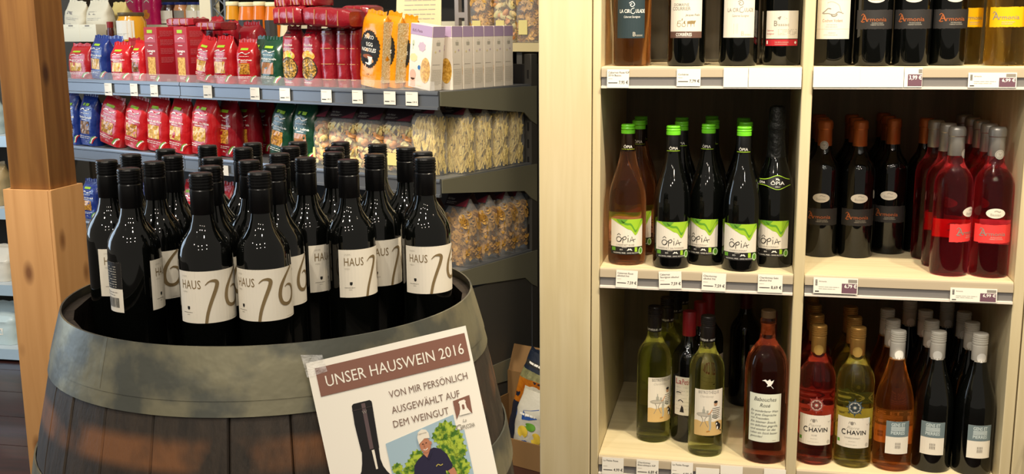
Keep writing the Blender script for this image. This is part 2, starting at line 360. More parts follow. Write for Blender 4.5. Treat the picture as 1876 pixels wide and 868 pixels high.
for (x0, x1, y0, l_, p_, wh) in ((1103, 1143, 838, ['La Petite Rose', ''], '4,99 €', '4,99 tag, leftmost on the bottom shelf edge'), (1166, 1207, 842, ['Chardonnay', 'Bistrothèque IGP'], '6,89 €', 'tag under the left white wine on the bottom shelf edge'),
        (1230, 1270, 846, ['La Petite Rouge', ''], '4,99 €', 'third tag from the left on the bottom shelf edge'), (1275, 1318, 857, ['Babouches', ''], '', 'low fourth tag on the bottom shelf edge'),
        (1320, 1361, 853, ['Babouches rot', 'Domaine'], '', 'fifth tag on the bottom shelf edge'), (1400, 1440, 859, ['Babouches', ''], '', 'tag beside the center post on the bottom shelf edge')):
    simple_tag(x0, x1, y0, y0 + 33, l_, p_, wh)

# ================================================================== bottles
def prof_bordeaux(R, Hh): return [(0, .006), (R * .55, .003), (R * .84, 0), (R * .95, .001), (R, .007), (R, .60 * Hh), (R * .985, .635 * Hh), (R * .93, .665 * Hh), (R * .82, .695 * Hh), (R * .66, .722 * Hh), (R * .52, .75 * Hh), (R * .43, .785 * Hh), (R * .385, .82 * Hh), (R * .375, .97 * Hh), (0, .97 * Hh)]
def prof_burgundy(R, Hh): return [(0, .006), (R * .55, .003), (R * .84, 0), (R * .95, .001), (R, .007), (R, .43 * Hh), (R * .98, .49 * Hh), (R * .93, .535 * Hh), (R * .85, .58 * Hh), (R * .72, .64 * Hh), (R * .56, .70 * Hh), (R * .45, .76 * Hh), (R * .385, .81 * Hh), (R * .345, .97 * Hh), (0, .97 * Hh)]
def screw(r, z0, z1, ridges=4, top=0.4):
    p = [(r * .96, z0), (r, z0 + .001)]; zt = z1 - (z1 - z0) * top
    p += [(r, zt - .001), (r * .95, zt), (r * .95, zt + .0015), (r * 1.02, zt + .0025)]
    st = (z1 - .003 - zt - .003) / ridges
    for i in range(ridges): a = zt + .003 + i * st; p += [(r * 1.03, a + st * .15), (r * 1.03, a + st * .6), (r * .95, a + st * .75), (r * .95, a + st * .9)]
    return p + [(r * 1.02, z1 - .003), (r * .96, z1 - .0006), (r * .85, z1), (0, z1)]
def capsule(r, z0, z1): return [(r * 1.0, z0), (r * 1.04, z0 + .001), (r * 1.0, z0 + (z1 - z0) * .62), (r * 1.0, z1 - .020), (r * 1.10, z1 - .018), (r * 1.10, z1 - .006), (r * 1.05, z1 - .003), (r * .9, z1), (0, z1)]
TPL = {}
def base_bottle(prof, R, Hh, gm, capkind, capm, cr, cz):
    t = thing('wine_bottle')
    MB().lathe(prof(R, Hh), 36).build('bottle_glass', gm, t, 40)
    pr = {'screw': lambda: screw(cr, Hh - cz, Hh), 'capsule': lambda: capsule(cr, Hh - cz, Hh), 'smooth': lambda: [(cr * .98, Hh - cz), (cr, Hh - cz + .001), (cr, Hh - .002), (cr * .93, Hh), (0, Hh)]}[capkind]()
    MB().lathe(pr, 28).build({'screw': 'screw_cap', 'capsule': 'capsule', 'smooth': 'cap'}[capkind], capm, t, 35)
    return t
def label(t, R, x0, x1, z0, z1, m, art=None, name='label', rag=0.0):
    A = Art()
    if rag:
        n = 30; xs = [x0 + (x1 - x0) * i / n for i in range(n + 1)]; rd = random.Random(3)
        A.strip(xs, [z0 + rd.uniform(-rag, rag) for _ in xs], [z1 + rd.uniform(-rag, rag) for _ in xs], m, 0)
    else: A.rect(x0, z0, x1, z1, m, 0)
    lb = A.build(name, t, cyl(R), 0.0003, 0.0002)
    if art: art.build('print', lb, cyl(R), 0.0003, 0.0002)
    return lb
# -- house red on the barrel
def t_haus():
    R, Hh = .037, .30; t = base_bottle(prof_bordeaux, R, Hh, DARKGLASS, 'screw', BLACKCAP, .0158, .056)
    A = Art(); x0, x1, z0, z1 = -.0605, .060, .099, .171
    A.text('UNSER', -.052, .1630, .0022, INKL, 1, 'l'); A.text('HAUS', -.052, .1470, .0118, BRONZE, 1, 'l', width=.029, bold=.006, spacing=1.05); A.text('WEIN', -.052, .1415, .0022, INKL, 1, 'l')
    A.stroke([(x + .0072, z) for x, z in [(-.0245, .1520), (-.019, .1568), (-.012, .1575), (-.0085, .1545), (-.0105, .146), (-.017, .130), (-.0225, .114), (-.0255, .099)]], [.0008, .002, .0042, .0054, .0052, .0046, .0042, .0040], BRONZE, 2)
    A.stroke([(x + .005, z) for x, z in [(.030, .171), (.019, .161), (.0095, .147), (.0065, .133), (.010, .1225), (.019, .1195), (.028, .124), (.032, .134), (.029, .143), (.021, .1465), (.0150, .144)]], [.0030, .0040, .0052, .0056, .0053, .0046, .0050, .0050, .0042, .0025, .0008], BRONZE, 2)
    A.poly([(-.0445, .1225), (-.0405, .1225), (-.0405, .1190), (-.0425, .1172), (-.0445, .1190)], INK, 1)
    A.lines(-.0525, -.033, .1135, 1, .002, .0008, INKG, 1); A.lines(-.046, -.040, .1105, 1, .002, .0007, INKG, 1); A.lines(.022, .053, .1015, 1, .002, .0006, INKL, 1)
    label(t, R, x0, x1, z0, z1, LABELW, A)
    B = Art(); xb = PI * R * .985; bl = Art()
    c0 = PI * R * 2 - .0 ; xc = PI * R - .012
    B.rect(xc - .027, .133, xc + .027, .171, INK, 1)
    B.lines(xc - .022, xc + .018, .164, 9, .0036, .0010, INKL, 2, 5)
    B.lines(xc - .022, xc + .018, .127, 2, .004, .001, INKG, 2, 6)
    rd = random.Random(4); x = xc - .008
    while x < xc + .020: ww = rd.choice((.0004, .0008, .0012)); B.rect(x, .106, x + ww, .120, INK, 2); x += ww + rd.choice((.0005, .0009))
    B.rect(xc - .024, .108, xc - .014, .114, INK, 2)
    label(t, R, xc - .027, xc + .027, .099, .171, LABELW, B, 'back_label')
    return t
# -- organic alcohol-free wines
LIME = mat('lime_cap', '6fd02a', 0.28); SLEEVE = mat('black_sleeve', '0d0d0e', 0.35)
def opia_art(sub, sx=0.0):
    A = Art(); x0, x1 = -.0395, .037; z0, z1 = .024, .101
    A.rect(x0, z0, x1, z0 + .017, INK, 1)
    xs = [x0 + (x1 - x0) * i / 26 for i in range(27)]
    def lo(x): q = (x - x0) / (x1 - x0); return z1 - (.002 + .020 * max(0, min(1, (q - .05) / .5)) ** 1.2 + .013 * math.exp(-((q - .76) / .09) ** 2) - .012 * max(0, q - .84) / .16)
    A.strip(xs, [lo(x) for x in xs], [z1] * 27, GREENL, 1)
    A.strip(xs[9:], [lo(x) + .008 + .002 * math.sin(x * 260) for x in xs[9:]], [min(z1, lo(x) + .0125 + .002 * math.sin(x * 200)) for x in xs[9:]], GREEND, 2)
    A.strip(xs[5:15], [z1 - .010 * math.sin(PI * i / 9) for i in range(10)], [z1] * 10, GREEND, 2)
    xo = -.004 + sx; k = .0013
    A.ring(xo - .0135, .0575, .0062, .0062, .0013, INK, 2); A.stroke([(xo - .0175, .0665), (xo - .0135, .0700), (xo - .0095, .0665)], .0012, INK, 2, sm=False)
    A.stroke([(xo - .018, .0535), (xo - .012, .0525), (xo - .006, .0600), (xo + .000, .0640), (xo + .0025, .0600), (xo - .001, .0570), (xo - .0045, .0575)], k, INK, 2); A.stroke([(xo - .0045, .0610), (xo - .0048, .0490)], k, INK, 2)
    A.stroke([(xo + .0065, .0610), (xo + .0065, .0515)], k, INK, 2); A.disc(xo + .0065, .0655, .0009, .0009, INK, 2, 8)
    A.stroke([(xo + .010, .0515), (xo + .0145, .0635), (xo + .019, .0515)], k, INK, 2, sm=False); A.stroke([(xo + .0115, .0555), (xo + .017, .0562), (xo + .0225, .0580)], k * .8, INK, 2)
    A.text(sub, xo, .0435, .0036, INKG, 2); A.lines(xo - .007, xo + .007, .0390, 1, .001, .0010, INKL, 2)
    A.rect(x0 + .004, z0 + .008, x0 + .014, z0 + .0155, GREEND, 2); A.rect(x1 - .020, z0 + .006, x1 - .014, z0 + .0160, GREENL, 2)
    A.text('ALCOHOL FREE - SANS ALCOOL', -.002, z0 + .0025, .0026, WHITEP, 2, width=.058); A.text('BIO', -.012, z0 + .0095, .0028, WHITEP, 2)
    A.poly([(.000, z0 + .009), (.004, z0 + .014), (.006, z0 + .012), (.008, z0 + .014), (.012, z0 + .009)], WHITEP, 2)
    A.disc(x1 - .005, z0 + .0075, .0065, .0085, GREEND, 2); A.ring(x1 - .005, z0 + .0075, .0052, .0070, .001, WHITEP, 3)
    return A
def t_opia(sub, gm, R=.0395):
    Hh = .30; t = base_bottle(prof_burgundy, R, Hh, gm, 'screw', SLEEVE, .0142, .058)
    for c in t.children:
        if c.name.startswith('screw_cap'):
            bpy.data.objects.remove(c)
            break
    MB().lathe([(.0150, .243), (.0152, .244), (.0142, .2795), (.0140, .2805), (0, .2805)], 28).build('neck_sleeve', SLEEVE, t)
    MB().lathe([(.0142, .2806), (.0150, .2812), (.0150, .2880), (.0140, .2888), (.0140, .2898), (.0150, .2906), (.0150, .2930), (.0141, .2938), (.0141, .2945), (.0149, .2952), (.0149, .2980), (.0138, .30), (0, .30)], 28).build('screw_cap', LIME, t, 50)
    A = Art(); A.rect(-.016, .2475, .016, .2487, GREENL, 1); A.text('ÔPIA', 0, .2505, .0058, WHITEP, 1, width=.019)
    n_ = A.build('print', [c for c in t.children if c.name.startswith('neck_sleeve')][0], cyl(.0152), 0.0002, 0.0001)
    label(t, R, -.0395, .037, .024, .101, LABELW, opia_art(sub)); return t
ROSEG = glass('rose_wine_glass', 'f08a5a', .22)
def t_opia_rose(): return t_opia('CABERNET ROSÉ', glass('pale_rose_glass', 'f2a06e', .22), .0405)
def t_opia_cab(): return t_opia('CABERNET SAUVIGNON', DARKGLASS)
def t_opia_char(): return t_opia('CHARDONNAY', DARKGLASS)
def t_sekt():
    R, Hh = .0415, .34; t = thing('sparkling_wine_bottle')
    MB().lathe(prof_burgundy(R, .315), 36).build('bottle_glass', DARKGLASS, t, 40)
    foil = mat('dark_foil', '1b1c1b', 0.42, 0.3, bump=0.5, bscale=70)
    MB().lathe([(.0262, .195), (.0266, .196), (.0205, .232), (.0180, .262), (.0168, .285), (.0172, .290), (.0190, .294), (.0182, .300), (.0172, .304), (.0175, .330), (.0160, .337), (.010, .340), (0, .340)], 28).build('foil', foil, t, 50)
    A = Art(); n = 24; xs = [-.030 + .060 * i / n for i in range(n + 1)]
    def top(x): return .010 + .009 * math.exp(-((x - .006) / .014) ** 2)
    pp = prof_burgundy(R, .315)[4:]
    def rr(z):
        for (r0, z0), (r1, z1) in zip(pp, pp[1:]):
            if z0 <= z <= z1 and z1 > z0: return r0 + (r1 - r0) * (z - z0) / (z1 - z0) + .0006
        return .02
    fn = lambda x, y, o: ((rr(y) + o) * math.sin(x / .029), -(rr(y) + o) * math.cos(x / .029), y)
    A.strip(xs, [.176 - .009 * math.exp(-((x - .006) / .014) ** 2) for x in xs], [.178 + top(x) for x in xs], GREENL, 0)
    A.strip(xs, [.1775 - .009 * math.exp(-((x - .006) / .014) ** 2) for x in xs], [.1765 + top(x) for x in xs], SLEEVE, 1)
    A.text('ÔPIA', .006, .177, .007, WHITEP, 2, width=.022); A.text('ÔPIA', -.021, .179, .0045, WHITEP, 2, width=.013); A.text('ZÉRO', .006, .172, .002, WHITEP, 2)
    A.stroke([(.003, .1865), (.006, .190), (.009, .1865), (.006, .1875), (.003, .1905)], .001, WHITEP, 2)
    A.build('neck_label', t, fn, 0.0012, 0.0003)
    label(t, R, -.0395, .037, .024, .101, LABELW, opia_art('CHARDONNAY')); return t
# -- copper capped black-label reds and their pink and yellow sisters
def t_armonia(): 
    R, Hh = .0362, .30; t = base_bottle(prof_bordeaux, R, Hh, DARKGLASS, 'capsule', mat('copper_capsule', 'a3592a', 0.35, 0.5), .0150, .056)
    return armonia_labels(t, R, mat('black_band', '2a2828', 0.6), mat('ink_copper', 'b8683a', 0.4, 0.3), LABELW)
def armonia_labels(t, R, band, ink, oval, tilt=0.0):
    A = Art(); A.text('A', -.0215, .0865, .0135, ink, 2, bold=.01); A.stroke([(-.0285, .098), (-.0245, .1015), (-.0195, .096)], .0014, ink, 2); A.stroke([(-.029, .0875), (-.0255, .0855), (-.021, .0865)], .0016, ink, 2)
    A.text('rmonia', .0035, .0868, .0078, ink, 2, width=.037, bold=.005); A.text('VIN BIOLOGIQUE', .004, .0825, .0022, INKL, 2, width=.022); A.text('CABERNET SAUVIGNON', .004, .079, .0022, INKL, 2, width=.026)
    label(t, R, -.042, .042, .072, .109, band, A, 'label', rag=.0006)
    B = Art(); B.text('Bassac', 0, .1275, .0050, INKL, 2, width=.020, bold=.01); B.stroke([(-.003, .1365), (.001, .138), (.006, .136), (.009, .137)], .0018, INKL, 2)
    bb = MB(); P = Art(); P.disc(0, .1325, .0185, .0100, oval, 0, 28); ob = P.build('oval_label', t, cyl(R), 0.0003, 0.0002); B.build('print', ob, cyl(R), 0.0003, 0.0002)
    return t
def medal(t, R, x, z, r=.0095, nm='medal_sticker'):
    P = Art(); P.disc(x, z, r, r, mat('silver_sticker', 'b9b6ae', 0.35, 0.4), 0, 24); P.ring(x, z, r * .85, r * .85, r * .12, INKG, 1); P.poly([(x - .003, z + .003), (x + .003, z + .003), (x, z - .003)], INKG, 1); P.stroke([(x - .004, z - .004), (x, z - .005), (x + .004, z - .004)], .0008, INKG, 1)
    P.build(nm, t, cyl(R), 0.0004, 0.0002)
def t_armonia_medal():
    t = t_armonia(); medal(t, .0152, 0, .246); return t
def t_armonia_rose():
    R, Hh = .0372, .302; t = base_bottle(prof_bordeaux, R, Hh, glass('rose_red_glass', 'd8384a', .18), 'capsule', mat('silver_capsule', '97948f', 0.35, 0.6), .0155, .058)
    armonia_labels(t, R, mat('coral_band', 'e8403e', 0.55), INKG, LABELW); medal(t, .0158, 0.004, .248)
    A = Art(); xc = PI * R * .9; A.lines(xc - .010, xc + .010, .105, 9, .005, .001, INKG, 1); A.rect(xc - .011, .066, xc + .011, .074, INK, 1)
    label(t, R, xc - .014, xc + .014, .062, .112, PAPER, A, 'back_label'); return t
def t_armonia_yellow():
    R, Hh = .0375, .30; t = base_bottle(prof_bordeaux, R, Hh, glass('yellow_wine_glass', 'd9a83a', .2), 'capsule', mat('silver_capsule', '97948f', 0.35, 0.6), .0155, .058)
    A = Art(); y = mat('yellow_band', 'f2b800', 0.55); A.text('A', -.0215, .0885, .0135, INKG, 2, bold=.01); A.stroke([(-.0285, .100), (-.0245, .1035), (-.0195, .098)], .0014, INKG, 2)
    A.text('rmonia', .0035, .089, .0078, INKG, 2, width=.037, bold=.005); A.lines(-.010, .014, .083, 2, .0035, .001, INKL, 2); label(t, R, -.036, .036, .074, .112, y, A, rag=.0006); return t
# -- top row of the cabinet
def t_circ(gm, paper, ink, sub):
    R, Hh = .0392, .30; t = base_bottle(prof_bordeaux, R, Hh, gm, 'capsule', BLACKCAP, .015, .056); A = Art()
    A.text('LA CIR', -.0125, .1085, .0072, ink, 1, width=.023, bold=.015); A.stroke([(.0075, .1185), (.0015, .1155), (.001, .109), (.006, .107), (.009, .110)], .0011, ink, 1); A.text('ULADE', .0205, .1085, .0072, ink, 1, width=.020, bold=.015)
    A.text('Cabernet Sauvignon', .003, .0985, .0042, ink, 1, shear=.2, width=.034)
    A.text('B', .008, .061, .0085, INKL, 1, bold=.01); A.text('assac', .019, .061, .0048, INKL, 1); A.stroke([(-.003, .128), (.004, .131), (.008, .125), (.003, .121), (-.001, .125), (.003, .127)], .0014, ink, 1)
    if paper is not LABELW: pass
    else:
        for x in (-.010, -.005, -.002): A.stroke([(x, .065), (x, .085)], .0005, INKL, 1)
    label(t, R, -.0345 if paper is LABELW else -.031, .0345 if paper is LABELW else .031, .057, .150, paper, A)
    return t
def t_circ_rose(): return t_circ(glass('amber_rose_glass', 'd27a3a', .2), mat('label_slate', '24363c', 0.6), WHITEP, 0)
def t_circ_white(): return t_circ(DARKGLASS, LABELW, INKG, 0)
def t_corb():
    R, Hh = .0392, .31; t = base_bottle(prof_bordeaux, R, Hh, DARKGLASS, 'capsule', BLACKCAP, .015, .056); A = Art()
    A.rect(-.036, .057, .036, .070, mat('label_brown', '5d4238', 0.6), 1); A.text('CORBIÈRES', -.004, .0610, .0060, WHITEP, 2, width=.033, bold=.02); A.rect(-.021, .0587, .012, .0591, WHITEP, 2)
    A.text('DOMAINE', -.010, .121, .0055, INKG, 1, width=.032, bold=.01); A.text('COURRIER', -.010, .1125, .0068, INKG, 1, width=.038, bold=.015); A.text('Jacques Frélin', .014, .101, .0042, INK, 1, shear=.35, width=.031)
    br = mat('ink_sepia', '8f7a50', 0.6)
    for x in (-.014, -.004): A.ring(x, .0835, .0042, .0042, .0008, br, 1, 14)
    A.poly([(-.018, .085), (-.002, .085), (-.001, .091), (-.012, .092), (-.017, .091)], br, 1); A.stroke([(-.008, .092), (-.007, .096)], .0018, br, 1)
    for k in (0, .007): A.poly([(.003 + k, .085), (.011 + k, .085), (.014 + k, .092), (.011 + k, .0915), (.003 + k, .0905)], br, 1); A.stroke([(.004 + k, .086), (.0035 + k, .0795)], .0009, br, 1); A.stroke([(.010 + k, .086), (.0105 + k, .0795)], .0009, br, 1)
    label(t, R, -.036, .036, .057, .155, LABELW, A); return t
def t_bassac():
    R, Hh = .0385, .27; t = base_bottle(prof_bordeaux, R, Hh, DARKGLASS, 'capsule', BLACKCAP, .015, .05); A = Art(); red = mat('label_red', 'b3242e', 0.55)
    A.text('B', -.013, .0795, .0105, INKG, 1, bold=.01); A.text('assac', .003, .0795, .0058, INKG, 1, width=.022); A.poly([(-.010, .096), (-.004, .099), (.004, .097), (.010, .094), (.004, .0925), (-.006, .092)], INKG, 1)
    A.lines(-.008, .034, .0715, 5, .0025, .0012, INKL, 1, 3); A.text('Cabernet', -.0255, .069, .0032, red, 1, shear=.2); A.text('Sauvignon', -.0250, .0625, .0032, red, 1, shear=.2)
    label(t, R, -.0365, .0365, .054, .110, LABELW, A)
    B = Art(); B.text('VIN BIOLOGIQUE', 0, .0455, .0025, INKL, 1, width=.028); B.rect(-.014, .0425, .012, .0432, INKL, 1); B.disc(.030, .046, .0028, .0028, LABELW, 1); B.rect(-.034, .043, -.030, .050, LABELW, 1)
    label(t, R, -.0365, .0365, .0395, .0525, red, B, 'lower_label'); return t
def t_cochon():
    R, Hh = .0395, .30; t = base_bottle(prof_bordeaux, R, Hh, DARKGLASS, 'capsule', BLACKCAP, .015, .056); A = Art()
    A.stroke([(-.022, .1035), (-.016, .108), (-.010, .113), (-.004, .112)], .0018, INKG, 1); A.stroke([(-.020, .103), (-.010, .1035), (-.003, .1015), (.004, .1015), (.010, .106), (.020, .103)], .0016, INKG, 1)
    A.stroke([(-.004, .102), (-.001, .098), (.005, .0985), (.008, .102)], .0022, INKG, 1); A.stroke([(-.012, .124), (-.002, .126), (.010, .120), (.014, .110), (.018, .103)], .0012, INKL, 1)
    A.text('Cochon Volant', -.001, .0865, .0058, mat('ink_rust', 'a8705a', .6), 1, width=.040); A.lines(-.012, .013, .0805, 1, .003, .0012, INKL, 1); A.lines(-.014, .015, .0765, 1, .003, .0012, INKL, 1); A.rect(-.036, .0725, .036, .0729, INKL, 1)
    A.lines(-.008, .010, .0645, 1, .003, .0012, INKL, 1); A.lines(-.017, .017, .0605, 1, .003, .0012, INKL, 1)
    label(t, R, -.036, .0365, .053, .160, LABELW, A); return t
# -- bottom row
def t_bistro():
    R, Hh = .0382, .312; t = base_bottle(prof_bordeaux, R, Hh, glass('white_wine_glass', 'd2dc68', .22), 'screw', mat('dark_bronze_cap', '2a2624', 0.35, 0.3), .0155, .058)
    A = Art(); sand = mat('label_sand', 'cfae72', 0.6); fig = mat('ink_stone', 'a8a79c', .6); skin = mat('ink_skin', 'c69a78', .6)
    xs = [-.034 + .068 * i / 16 for i in range(17)]; A.strip(xs, [.050] * 17, [.083 + .0015 * math.sin(i * 1.1) for i in range(17)], sand, 1)
    A.text('BISTROTHÈQUE', -.002, .146, .0065, INKG, 1, width=.046, bold=.005); A.text('Chardonnay', -.006, .1375, .0050, INKL, 1, shear=.4, width=.030)
    A.disc(-.012, .0985, .0165, .0045, INKL, 1); A.ring(-.012, .0985, .0165, .0045, .0006, INKG, 2); A.stroke([(-.018, .094), (-.014, .085), (-.020, .070)], .0012, INKG, 2); A.stroke([(-.006, .094), (-.010, .085), (-.003, .070)], .0012, INKG, 2)
    A.poly([(-.0155, .101), (-.0095, .101), (-.0095, .109), (-.0115, .112), (-.0115, .117), (-.0135, .117), (-.0135, .112), (-.0155, .109)], fig, 2); A.poly([(-.006, .101), (-.003, .101), (-.002, .108), (-.007, .108)], fig, 2)
    A.poly([(.004, .090), (.008, .088), (.024, .090), (.027, .105), (.022, .116), (.015, .118), (.008, .113), (.004, .103)], WHITEP, 2)
    for k in range(6): A.stroke([(.006, .092 + k * .0042), (.015, .090 + k * .0046), (.025, .093 + k * .0040)], .0010, INK, 3)
    A.disc(.0135, .1225, .0042, .0052, skin, 3); A.disc(.0135, .1270, .0046, .0030, INK, 4); A.disc(.0120, .1228, .0005, .0006, INK, 4, 6); A.disc(.0155, .1228, .0005, .0006, INK, 4, 6); A.stroke([(.0123, .1200), (.0137, .1194), (.0152, .1202)], .0005, INK, 4)
    A.stroke([(.006, .110), (.000, .101), (-.004, .100)], [.0030, .0024, .0018], skin, 3)
    A.stroke([(.018, .092), (.004, .094), (.001, .084), (.002, .070), (.000, .062)], [.008, .007, .006, .0045, .003], fig, 2); A.stroke([(.001, .061), (-.006, .0595)], .0028, mat('ink_shoe', 'b5803c', .6), 3)
    A.disc(.022, .070, .0065, .0075, INK, 3); A.disc(.018, .078, .0045, .0042, INK, 3); A.disc(.0165, .0765, .0018, .0022, WHITEP, 4); A.disc(.019, .067, .0020, .0040, WHITEP, 4); A.stroke([(.026, .062), (.031, .058)], .002, INK, 3)
    label(t, R, -.034, .034, .050, .155, LABELW, A)
    B = Art(); B.text('BISTROTHÈQUE - BISTROTHÈQUE', 0, .2580, .0040, WHITEP, 1, width=.080, bold=.015); B.build('print', [c for c in t.children if c.name.startswith('screw_cap')][0], cyl(.0158), 0.0003, 0.0002)
    return t
def t_red_la():
    R, Hh = .0375, .300; t = base_bottle(prof_bordeaux, R, Hh, DARKGLASS, 'smooth', mat('red_capsule', '8e1a24', 0.4), .0152, .056); red = mat('ink_red', 'a02a2a', .6); A = Art()
    A.text('La', -.022, .138, .0125, red, 1, width=.015, bold=.01); A.text('Petite', -.002, .138, .0125, red, 1, width=.022, bold=.01); A.lines(-.028, .020, .130, 7, .0085, .0012, INKL, 1, 7)
    A.stroke([(-.028, .117), (-.022, .119), (-.015, .1175)], .002, INK, 2); A.stroke([(-.022, .098), (-.016, .101), (-.010, .096)], .002, INK, 2); A.poly([(-.018, .072), (-.008, .072), (-.010, .085), (-.014, .088)], INK, 2)
    label(t, R, -.032, .032, .065, .155, LABELW, A); return t
def t_dark_back():
    t = base_bottle(prof_bordeaux, .0375, .30, DARKGLASS, 'smooth', mat('dark_wine_capsule', '4a1018', 0.4), .0150, .056)
    label(t, .0375, .012, .06, .08, .16, mat('label_shade', '77705f', .7)); return t
def t_babou():
    R, Hh = .0455, .33; t = thing('wine_bottle'); gm = glass('babou_rose_glass', 'd8603e', .2)
    MB().lathe([(0, .006), (R * .55, .003), (R * .84, 0), (R * .95, .001), (R, .007), (R, .62 * .33), (R * .97, .217), (R * .88, .233), (R * .72, .246), (R * .52, .258), (R * .38, .268), (.0155, .280), (.0148, .300), (.0165, .303), (.0165, .314), (.0150, .316), (.0150, .329), (.0140, .330), (0, .330)], 40).build('bottle_glass', gm, t, 40)
    cork = mat('cork', 'b98c55', 0.8, col2='8f6434', scale=120)
    MB().lathe([(0.0005, .279), (.0120, .2795), (.0126, .282), (.0126, .304), (0.0005, .3045)], 20).build('cork', cork, t)
    MB().lathe([(.0154, .3165), (.0156, .317), (.0156, .3305), (.0145, .332), (0, .332)], 24).build('stopper_band', mat('brown_band', '5b452c', 0.45), t)
    A = Art(); A.text('Babouches', 0, .142, .0085, INK, 1, shear=.3, width=.048); A.text('Rosé', .0, .129, .0080, INK, 1, shear=.3, width=.022)
    for i, s in enumerate(('Ein wunderbarer Wein', 'für gute Gespräche', 'mit Freunden.', 'Ein kleiner Snack,', 'ein bißchen gegrillt,', 'und wieder ist das', 'Leben ein Stück besser', 'geworden!')):
        A.text(s, -.031, .1175 - i * .0082, .0050, INK, 1, 'l', shear=.35, width=min(.060, .0031 * len(s)))
    A.lines(.018, .028, .054, 1, .002, .0010, INKL, 1)
    label(t, R, -.036, .036, .050, .158, mat('label_mint', 'dfe2cf', .65), A)
    P = Art(); P.poly([(-.002, .187), (.004, .180), (.002, .175), (.010, .177), (.014, .183), (.017, .190), (.011, .187), (.008, .192), (.003, .188), (-.001, .191), (-.008, .188)], WHITEP, 1); P.stroke([(.010, .178), (.016, .171)], .0009, WHITEP, 1); P.build('painted_bird', t, cyl(R), 0.0003, 0.0002)
    return t
def t_chavin(gm, corner, sun, sub):
    R, Hh = .0388, .303; t = base_bottle(prof_bordeaux, R, Hh, gm, 'screw', mat('gold_cap', 'b58a48', 0.35, 0.5), .0158, .060); A = Art()
    A.poly([(.016, .113), (.0365, .113), (.0365, .100)], corner, 1); A.poly([(.016, .113), (.0365, .100), (.029, .096)], INKL, 2)
    A.text('Pierre', -.002, .0870, .0075, INKL, 1, shear=.4, width=.026); A.text('C', -.0215, .0745, .0120, INK, 2, width=.0095, bold=.02); A.text('HAVIN', .0065, .0760, .0092, INK, 2, width=.040, bold=.022); A.text(sub, -.002, .0665, .0032, INKG, 1); A.lines(-.010, .008, .060, 1, .002, .0010, INKL, 1); A.lines(-.016, .014, .0525, 1, .002, .0008, INKL, 1)
    A.ring(-.004, .101, .0035, .0040, .001, INKG, 1, 12); A.stroke([(-.011, .099), (-.009, .104), (-.006, .102)], .0010, INKG, 1); A.stroke([(.003, .099), (.001, .104), (-.002, .102)], .0010, INKG, 1); A.rect(-.006, .0985, -.002, .1035, INKG, 2)
    A.rect(-.037, .0555, -.030, .0630, GREEND, 1); A.disc(.030, .0530, .0040, .0045, INKL, 1)
    label(t, R, -.0385, .0365, .046, .113, LABELW, A)
    P = Art(); n = 32
    P.disc(0, .136, .0125, .0125, sun, 0, 32)
    for i in range(8): a = PI / 4 * i; P.poly([(.011 * math.cos(a - .33), .136 + .011 * math.sin(a - .33)), (.0205 * math.cos(a), .136 + .0205 * math.sin(a)), (.011 * math.cos(a + .33), .136 + .011 * math.sin(a + .33))], sun, 0)
    for i in range(8): a = PI / 4 * i + PI / 8; P.disc(.0125 * math.cos(a), .136 + .0125 * math.sin(a), .0025, .0025, sun, 0, 8)
    P.ring(0, .136, .0115, .0115, .0012, INKL, 1); P.ring(0, .136, .0075, .0075, .0014, INK, 1); P.disc(0, .136, .0030, .0030, INKL, 1)
    for i in range(8): a = PI / 4 * i; P.disc(.0095 * math.cos(a), .136 + .0095 * math.sin(a), .0012, .0012, INKL, 2, 8)
    P.build('star_sticker', t, cyl(R), 0.0006, 0.0002)
    B = Art(); B.disc(0, Hh - .052, .0105, .0115, mat('gold_leaf', 'd8b060', 0.3, 0.6), 0, 18); B.build('gold_sticker', t, cyl(.0160), 0.0003, .0001)
    return t
def t_chavin_rose(): return t_chavin(glass('rose_red_glass2', 'e0503e', .2), mat('corner_pink', 'd84a78', .6), mat('star_red', '8e4038', .6), 'ROSÉ')
def t_chavin_white(): return t_chavin(glass('white_wine_glass2', 'e2d85e', .26), mat('corner_blue', '5aa0c8', .6), mat('star_slate', '3c4a50', .6), 'CHARDONNAY')
def t_gens(gm):
    R, Hh = .0400, .300; t = base_bottle(prof_burgundy, R, Hh, gm, 'screw', mat('white_cap', 'cfcbc0', 0.35), .0155, .062); A = Art(); gb = mat('label_bluegrey', '6c7c80', .6); bl = mat('ink_pale_blue', 'c6d2d2', .6)
    A.rect(-.0245, .078, .0245, .112, gb, 1)
    A.text('GENS ET', 0, .1015, .0068, bl, 2, width=.0285, bold=.03); A.text('PIERRES', 0, .0835, .0068, bl, 2, width=.0285, bold=.03)
    for k in range(4): A.rect(-.0142, .0918 + k * .0023, .0142, .0932 + k * .0023, bl, 2)
    for k in range(4): A.rect(-.0045 + .0030 * k, .053, -.0030 + .0030 * k, .0655, INKG, 2)
    A.rect(-.0045, .0588, .0062, .0598, LABELW, 3)
    label(t, R, -.0245, .0245, .040, .112, LABELW, A)
    B = Art(); B.disc(0, .250, .0095, .0100, WHITEP, 0, 18); B.rect(-.014, .2405, .014, .2445, INKL, 1); B.build('white_sticker', t, cyl(.0157), 0.0003, .0001)
    return t
def t_gens_rose(): return t_gens(glass('orange_wine_glass', 'f28a34', .34))
def t_gens_red(): return t_gens(DARKGLASS)
def bottle(fn, x, y, rz, z, lab, group, cat='wine bottle', s=1.0, lean=0.0):
    key = fn.__name__
    t = copy_tree(TPL[key]) if key in TPL else fn()
    TPL.setdefault(key, t)
    t.location = (x, y, z + .0006); t.rotation_euler = (0, lean, rz); t.scale = (s, s, s)
    tag(t, lab, cat, group)
    if y > 2.28: cab_reg(t, z, not group.startswith('back'))
    return t
def face(x, y): return math.atan2(-x, y)
PLACED = []
